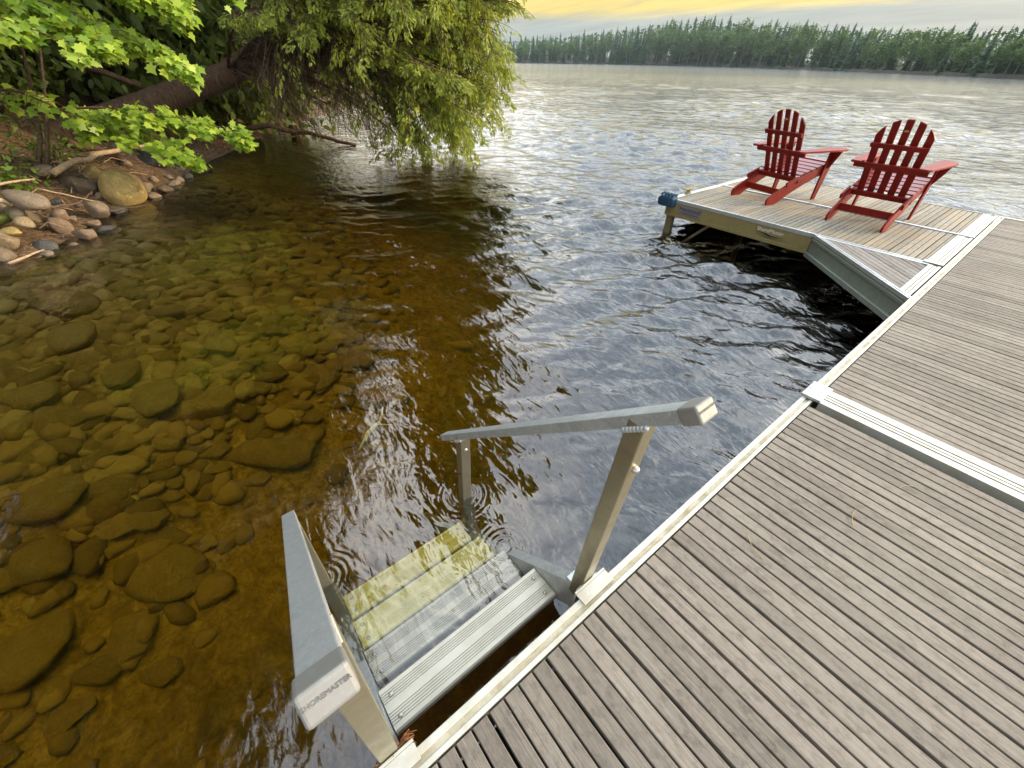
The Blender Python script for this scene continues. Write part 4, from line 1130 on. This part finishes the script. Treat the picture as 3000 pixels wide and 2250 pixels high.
for i in range(40):
    x = random.uniform(-10.2, -7.0); y = float(np.interp(x, SHORE[4:12, 0][::-1], SHORE[4:12, 1][::-1])) - random.uniform(0.15, 1.3)
    z = gz(x, y) + 0.05; a = random.uniform(0, 3.1); L = random.uniform(0.15, 0.5)
    stick([(x, y, z), (x + L * 0.5 * math.cos(a), y + L * 0.5 * math.sin(a), z + 0.07), (x + L * math.cos(a), y + L * math.sin(a), z)], 0.007, 'thin dry twig in the litter on the bank', 'stick' if i % 3 else 'twig', 'twig', 'twig', 'dry twigs on the bank')

# needles and dead leaves covering the bank soil
n = 26000
lx = RNG.uniform(-13.5, -5.6, n); ly = RNG.uniform(-5.5, 2.6, n)
sdv = shore_dist(lx, ly); keep = (sdv < -0.06) & (RNG.random(n) < np.exp(-np.maximum(-sdv - 1.2, 0) * 0.5))
lx, ly = lx[keep], ly[keep]; n = len(lx)
P = np.stack([lx, ly, ground_z(lx, ly) + RNG.uniform(0.004, 0.03, n)], -1)
A = np.concatenate([RNG.normal(size=(n, 2)), RNG.normal(size=(n, 1)) * 0.25], 1)
thin = RNG.random(n) < 0.6
sz = np.where(thin, RNG.uniform(0.05, 0.12, n), RNG.uniform(0.03, 0.07, n))
V = leaf_faces(P, A, RNG.normal(size=(n, 3)) * 0.25 + np.array([0, 0, 1.0]), sz, LEAF).reshape(n, 6, 3)
ctr = P[:, None, :] + 0.5 * sz[:, None, None] * (A / np.linalg.norm(A, axis=1, keepdims=True))[:, None, :]
ax_ = (A / np.linalg.norm(A, axis=1, keepdims=True))[:, None, :]
rel_ = V - ctr; along = (rel_ * ax_).sum(-1, keepdims=True) * ax_
V = np.where(thin[:, None, None], ctr + along + (rel_ - along) * 0.16, V)
M['litter'] = foliage('dead_litter', [(0.07, 0.04, 0.022), (0.17, 0.095, 0.05), (0.30, 0.18, 0.095), (0.42, 0.28, 0.16)], 0.1, 0.85)
tag(link('leaf_litter', np_mesh('leaf_litter', V.reshape(-1, 3), 6), M['litter']), 'brown needles and dead leaves scattered over the bank', 'leaf litter', kind='stuff')

# ---- small things on the water and the deck
def leaf_obj(loc, size, rz, mat, label):
    V = leaf_faces(np.array([[0., 0, 0]]), np.array([[1., 0, 0]]), np.array([[0., 0, 1.]]), np.array([size]), MAPLE)
    me = np_mesh('fallen_leaf', V, len(MAPLE)); o = link('fallen_leaf', me, M[mat]); o.location = loc; o.rotation_euler = (0, 0, rz)
    s = o.modifiers.new('thick', 'SOLIDIFY'); s.thickness = 0.0015
    tag(o, label, 'leaf')
leaf_obj((-0.69, 2.42, WZ + 0.016), 0.06, 2.4, 'leafbrown', 'single brown leaf floating on the water off the main dock')
yl = MB(); yl.tube([(-2.02, 0.40, -0.95), (-2.13, 0.52, -0.93), (-2.22, 0.66, -0.95), (-2.34, 0.74, -0.93)], [0.006, 0.017, 0.012, 0.004], 7); yl.tube([(-2.2, 0.6, -0.94), (-2.1, 0.70, -0.93)], [0.008, 0.003], 6)
tag(yl.build('sunken_branch', M['algae'], None, 0, True), 'yellow algae-covered forked stick lying on the lake bottom', 'stick')
def needle(x, y, L, a, label, bend=0.02):
    p = [(x, y, 0.003), (x + L / 2 * math.cos(a) - bend * math.sin(a), y + L / 2 * math.sin(a) + bend * math.cos(a), 0.006), (x + L * math.cos(a), y + L * math.sin(a), 0.003)]
    o = MB().tube(bez(*p, 7), 0.0011, 5).build('pine_needle', M['straw'])
    tag(o, label, 'pine needle', 'pine needles on the deck')
for x, y, L, a in ((0.62, 0.55, 0.10, -1.2), (0.60, 0.54, 0.08, -1.0), (0.55, 0.44, 0.07, -0.9), (0.70, 0.36, 0.10, -0.3), (1.05, 1.25, 0.08, -1.4), (0.75, 1.75, 0.10, 0.2), (0.45, 1.55, 0.09, 1.8), (1.3, 0.9, 0.07, 0.6), (0.30, 1.15, 0.09, 2.6), (0.5, 1.9, 0.08, 0.9)):
    needle(x, y, L, a, 'dry straw-coloured pine needle lying on the grey dock boards')
for y, L, a in ((0.78, 0.16, 1.5), (1.05, 0.14, 1.65), (0.25, 0.12, 1.5)):
    needle(0.027, y, L, a, 'dry pine needle caught in the channel of the dock edge rail', 0.006)
nc = MB()
for i in range(46):
    y = random.uniform(-0.145, -0.055); x = -0.030 + random.gauss(0, 0.006); a = random.uniform(0.9, 2.2); L = random.uniform(0.015, 0.035)
    nc.tube([(x, y, -0.012 + random.random() * 0.02), (x - L * 0.5 * math.cos(a), y + L * 0.5 * math.sin(a), 0.002 + random.random() * 0.010), (x + random.gauss(0, 0.008), y + L, -0.006 + random.random() * 0.02)], 0.0012, 4)
tag(nc.build('needle_clump', M['rust']), 'clump of rusty pine needles caught behind the near ladder bracket', 'needles')

# ------------------------------------------------------------------ far shore forest
FS_ = np.array([(-640, 250), (-520, 255), (-430, 262), (-341, 279), (-272, 320), (-197, 301), (-130, 260), (-81, 214), (-37, 164), (-20.6, 141.5), (-14.8, 135), (2, 122), (40, 108), (110, 90)], float)
HT = np.array([17, 17, 17, 17.5, 22.5, 25.0, 19.0, 13.4, 9.4, 8.4, 8.0, 7.6, 7.2, 7.0])
cam2 = np.array([0.3155, 0.0])
outw = (FS_ - cam2) / np.linalg.norm(FS_ - cam2, axis=1, keepdims=True)
rows = []
for k, (off, z) in enumerate([(-0.004, WZ - 0.5), (0.0, WZ + 0.55), (0.02, 0.012), (0.08, 0.05), (0.30, 0.10)]):
    r_ = np.linalg.norm(FS_ - cam2, axis=1)[:, None]
    zz = np.full((len(FS_), 1), z) if k < 2 else WZ + z * HT[:, None] * 2.2
    rows.append(np.concatenate([FS_ + outw * r_ * off, zz], 1))
tag(link('far_shore', np_grid('far_shore', np.stack(rows)), M['land']), kind='structure')

def conifer(seed, tiers=24, wid=0.13):
    rg = np.random.default_rng(seed); V = []
    for i in range(tiers):
        f = i / (tiers - 1); z = 0.10 + 0.88 * f; r = wid * (1 - f) ** 0.62 * rg.uniform(0.75, 1.15) + 0.008
        n = int(10 - 4 * f)
        for k in range(n):
            a = 6.283 * k / n + rg.uniform(-0.4, 0.4) + i; L = r * rg.uniform(0.65, 1.25); dr = 0.40 * L + 0.008
            c, s = math.cos(a), math.sin(a); w = L * 0.34
            b0 = np.array([0, 0, z + 0.02]); t = np.array([c * L, s * L, z - dr + rg.uniform(-0.01, 0.015)])
            m1 = np.array([c * L * 0.6 - s * w, s * L * 0.6 + c * w, z - dr * 0.8]); m2 = np.array([c * L * 0.6 + s * w, s * L * 0.6 - c * w, z - dr * 0.8])
            V += [b0, m1, t, m2]
    return np_mesh('conifer', np.array(V), 4)
def broadleaf(seed, n=900):
    rg = np.random.default_rng(seed)
    cl = rg.normal(size=(26, 3)); cl /= np.linalg.norm(cl, axis=1, keepdims=True); cl *= rg.uniform(0.4, 1.0, (26, 1))
    cl = cl * np.array([0.22, 0.22, 0.30]) + np.array([0, 0, 0.63])
    P = cl[rg.integers(0, 26, n)] + rg.normal(size=(n, 3)) * 0.045
    return np_mesh('broadleaf', leaf_faces(P, rg.normal(size=(n, 3)), rg.normal(size=(n, 3)) + np.array([0, 0, 0.7]), rg.uniform(0.03, 0.065, n), LEAF), len(LEAF))
def with_trunk(me, mat, h, r):
    o = bpy.data.objects.new('t', me)
    m = MB().tube([(0, 0, -0.05), (0.004, 0, h * 0.5), (0, 0, h)], [r, r * 0.8, r * 0.3], 5)
    bm = bmesh.new(); bm.from_mesh(me); n = len(bm.faces)
    vs = [bm.verts.new(p) for p in m.v]
    for f in m.f: bm.faces.new([vs[i] for i in f]).material_index = 1
    bm.to_mesh(me); bm.free(); bpy.data.objects.remove(o)
    me.materials.append(mat); me.materials.append(M['farbark'])
    return me
CON = [with_trunk(conifer(s, 22 + s % 5, 0.15 + 0.025 * (s % 3)), M['needle'], 0.9, 0.012) for s in range(6)]
BRD = [with_trunk(broadleaf(s + 30), M['farleaf'], 0.7, 0.014) for s in range(4)]
seg = np.linalg.norm(np.diff(FS_, axis=0), axis=1)
def far_tree(t, back, hs, kind):
    k = min(int(t), len(FS_) - 2); f = t - k
    p = FS_[k] * (1 - f) + FS_[k + 1] * f; h = HT[k] * (1 - f) + HT[k + 1] * f
    r_ = np.linalg.norm(p - cam2); o_ = (p - cam2) / r_
    q = p + o_ * r_ * back
    z = WZ + 2.2 * h * float(np.interp(back, [0, 0.02, 0.08, 0.30], [0.0, 0.012, 0.05, 0.10]))
    H_ = (h * hs) * (1 + back)
    me = random.choice(CON if kind == 'c' else BRD)
    o = bpy.data.objects.new('conifer' if kind == 'c' else 'broadleaf_tree', me); COL.objects.link(o)
    o.location = (q[0], q[1], z - 0.02 * H_); w = H_ * random.uniform(0.9, 1.25) * (1.0 if kind == 'c' else 1.15)
    o.scale = (w, w, H_); o.rotation_euler = (random.gauss(0, .02), random.gauss(0, .02), random.uniform(0, 6.28))
    if kind == 'c': tag(o, 'dark pointed conifer in the forest along the far shore', 'tree', 'conifers on the far shore')
    else: tag(o, 'rounded leafy tree in the forest along the far shore', 'tree', 'leafy trees on the far shore')
# bearing-uniform sampling of the visible far shore
ang = np.arctan2(FS_[:, 0] - cam2[0], FS_[:, 1] - cam2[1])
fine_t = np.linspace(1.5, len(FS_) - 2.6, 4000)
fang = np.interp(fine_t, np.arange(len(FS_)), ang)
def t_of(a): return float(np.interp(a, fang, fine_t))
a0, a1 = fang[0], fang[-1]
for back, n, hs, pc in ((0.006, 92, 0.80, 0.35), (0.03, 92, 0.92, 0.75), (0.075, 104, 0.96, 0.85)):
    for i in range(n):
        a = a0 + (a1 - a0) * (i + random.uniform(0.05, 0.95)) / n
        far_tree(t_of(a), back + random.uniform(-0.006, 0.010), hs * random.uniform(0.88, 1.03), 'c' if random.random() < pc else 'b')
# the rest of the wood behind them reads as one mass
V = []
for i in range(15000):
    a = a0 + (a1 - a0) * random.random(); t = t_of(a); k = min(int(t), len(FS_) - 2); f = t - k
    p = FS_[k] * (1 - f) + FS_[k + 1] * f; h = HT[k] * (1 - f) + HT[k + 1] * f; r_ = np.linalg.norm(p - cam2)
    b = random.uniform(0.10, 0.2); q = p + (p - cam2) * b; z = WZ + h * random.uniform(0.0, 0.93); s = h * 0.05
    c = np.array([q[0], q[1], z]); d1 = RNG.normal(size=3) * s; d2 = RNG.normal(size=3) * s * 0.7
    V += [c, c + d1 + d2 * 0.5, c + d1 * 1.3, c + d1 * 0.6 - d2]
me = np_mesh('forest_mass', np.array(V), 4)
o = link('forest_mass', me, M['needle']); tag(o, 'dark mass of forest behind the front rows of trees on the far shore', 'forest', kind='stuff')

hz = NT('haze_air')
pv = hz.n('ShaderNodeVolumePrincipled'); pv.inputs['Color'].default_value = (0.72, 0.86, 0.95, 1); pv.inputs['Density'].default_value = 0.00016; pv.inputs['Anisotropy'].default_value = 0.2
hz.l(pv.outputs[0], hz.out.inputs['Volume'])
tag(MB().lo(-1210, 1210, -1210, 1210, -10.0, 36.0).build('haze', hz.m), kind='stuff')

# ------------------------------------------------------------------ light and sky
SUN_AZ, SUN_EL = R(32), R(17)           # azimuth from +Y towards +X
sd = Vector((math.sin(SUN_AZ) * math.cos(SUN_EL), math.cos(SUN_AZ) * math.cos(SUN_EL), math.sin(SUN_EL)))
sl = bpy.data.lights.new('sun', 'SUN'); sl.energy = 4.2; sl.angle = R(8); sl.color = (1.0, 0.78, 0.48)
so = bpy.data.objects.new('sun', sl); COL.objects.link(so); so.rotation_euler = (-sd).to_track_quat('-Z', 'Y').to_euler()

w = bpy.data.worlds.new('World'); scene.world = w; w.use_nodes = True
t = w.node_tree; t.nodes.clear()
class WN(NT):
    def __init__(self): self.t = t
k = WN()
out = k.n('ShaderNodeOutputWorld')
sky = k.n('ShaderNodeTexSky', sky_type='NISHITA'); sky.sun_disc = False; sky.sun_elevation = SUN_EL; sky.sun_rotation = SUN_AZ; sky.air_density = 1.3; sky.dust_density = 2.5
gen = k.n('ShaderNodeTexCoord').outputs['Generated']
sp = k.n('ShaderNodeSeparateXYZ'); k.l(gen, sp.inputs[0])
z = sp.outputs[2]; zc = k.math('MAXIMUM', z, 0.012)
cx = k.math('DIVIDE', sp.outputs[0], k.math('ADD', zc, 0.10)); cy = k.math('DIVIDE', sp.outputs[1], k.math('ADD', zc, 0.10))
cv = k.n('ShaderNodeCombineXYZ'); k.l(cx, cv.inputs[0]); k.l(cy, cv.inputs[1])
cl = k.noise(cv.outputs[0], 0.8, 7, 0.58, 0.5); cl2 = k.noise(k.mapping(cv.outputs[0], (0.5, 1.6, 1), (0, 0, R(40))), 1.3, 5, 0.6, 0.3)
# bright overcast overhead with bluish gaps, gold towards the horizon, a grey-blue bank at the very bottom
over = k.ramp(cl, [(0.36, (0.95, 1.22, 1.55)), (0.47, (2.2, 2.5, 2.8)), (0.60, (5.0, 5.0, 4.8))])
warm = k.ramp(cl2, [(0.30, (0.60, 0.50, 0.28)), (0.45, (0.82, 0.62, 0.16)), (0.66, (0.90, 0.72, 0.24))])
rt = k.n('ShaderNodeVectorMath', operation='DOT_PRODUCT'); k.l(gen, rt.inputs[0]); rt.inputs[1].default_value = (0.622, 0.783, 0)
el = k.math('ADD', z, k.math('MULTIPLY', k.math('SUBTRACT', cl2, 0.5), 0.02))
el2 = k.math('SUBTRACT', el, k.math('MULTIPLY', rt.outputs['Value'], 0.028))
c = k.mix(k.ramp(el, [(0.10, 0.0), (0.36, 1.0)]), warm, over)
aw = k.n('ShaderNodeVectorMath', operation='DOT_PRODUCT'); k.l(gen, aw.inputs[0]); aw.inputs[1].default_value = (0.25, 0.97, 0.25)
dim = k.n('ShaderNodeMapRange', interpolation_type='SMOOTHSTEP'); k.l(aw.outputs['Value'], dim.inputs[0])
dim.inputs[1].default_value = -0.75; dim.inputs[2].default_value = 0.55; dim.inputs[3].default_value = 0.16; dim.inputs[4].default_value = 1.12
c = k.mix(1.0, c, dim.outputs[0], 'MULTIPLY')
bankc = k.ramp(cl2, [(0.35, (0.33, 0.39, 0.42)), (0.65, (0.47, 0.51, 0.51))])
k2 = k.ramp(el2, [(0.054, 1.0), (0.066, 0.0)])
c = k.mix(k2, c, bankc)
bg1 = k.n('ShaderNodeBackground'); k.l(sky.outputs[0], bg1.inputs[0]); bg1.inputs[1].default_value = 0.05 * 0.6
bg2 = k.n('ShaderNodeBackground'); k.l(c, bg2.inputs[0]); bg2.inputs[1].default_value = 0.85
ad = k.n('ShaderNodeAddShader'); k.l(bg1.outputs[0], ad.inputs[0]); k.l(bg2.outputs[0], ad.inputs[1])
k.l(ad.outputs[0], out.inputs[0])

# ------------------------------------------------------------------ camera
cam = bpy.data.cameras.new('camera'); co = bpy.data.objects.new('camera', cam); COL.objects.link(co)
cam.sensor_width = 36; cam.lens = 1185.4 / 3000 * 36; cam.clip_end = 6000; cam.clip_start = 0.02
yaw, pitch, roll = -0.894792, -0.674565, 0.0121
fwd = Vector((math.sin(yaw) * math.cos(pitch), math.cos(yaw) * math.cos(pitch), math.sin(pitch)))
r0 = fwd.cross(Vector((0, 0, 1))).normalized(); u0 = r0.cross(fwd)
rr = r0 * math.cos(roll) + u0 * math.sin(roll); uu = -r0 * math.sin(roll) + u0 * math.cos(roll)
mm = Matrix((rr, uu, -fwd)).transposed().to_4x4(); mm.translation = Vector((0.3155, 0, 1.36))
co.matrix_world = mm
scene.camera = co

scene.render.engine = 'CYCLES'
scene.cycles.use_denoising = True
scene.cycles.max_bounces = 8
scene.cycles.transparent_max_bounces = 12
scene.cycles.sample_clamp_indirect = 8
scene.view_settings.view_transform = 'Standard'
scene.view_settings.look = 'None'
scene.view_settings.exposure = 0.22
scene.view_settings.gamma = 1.0
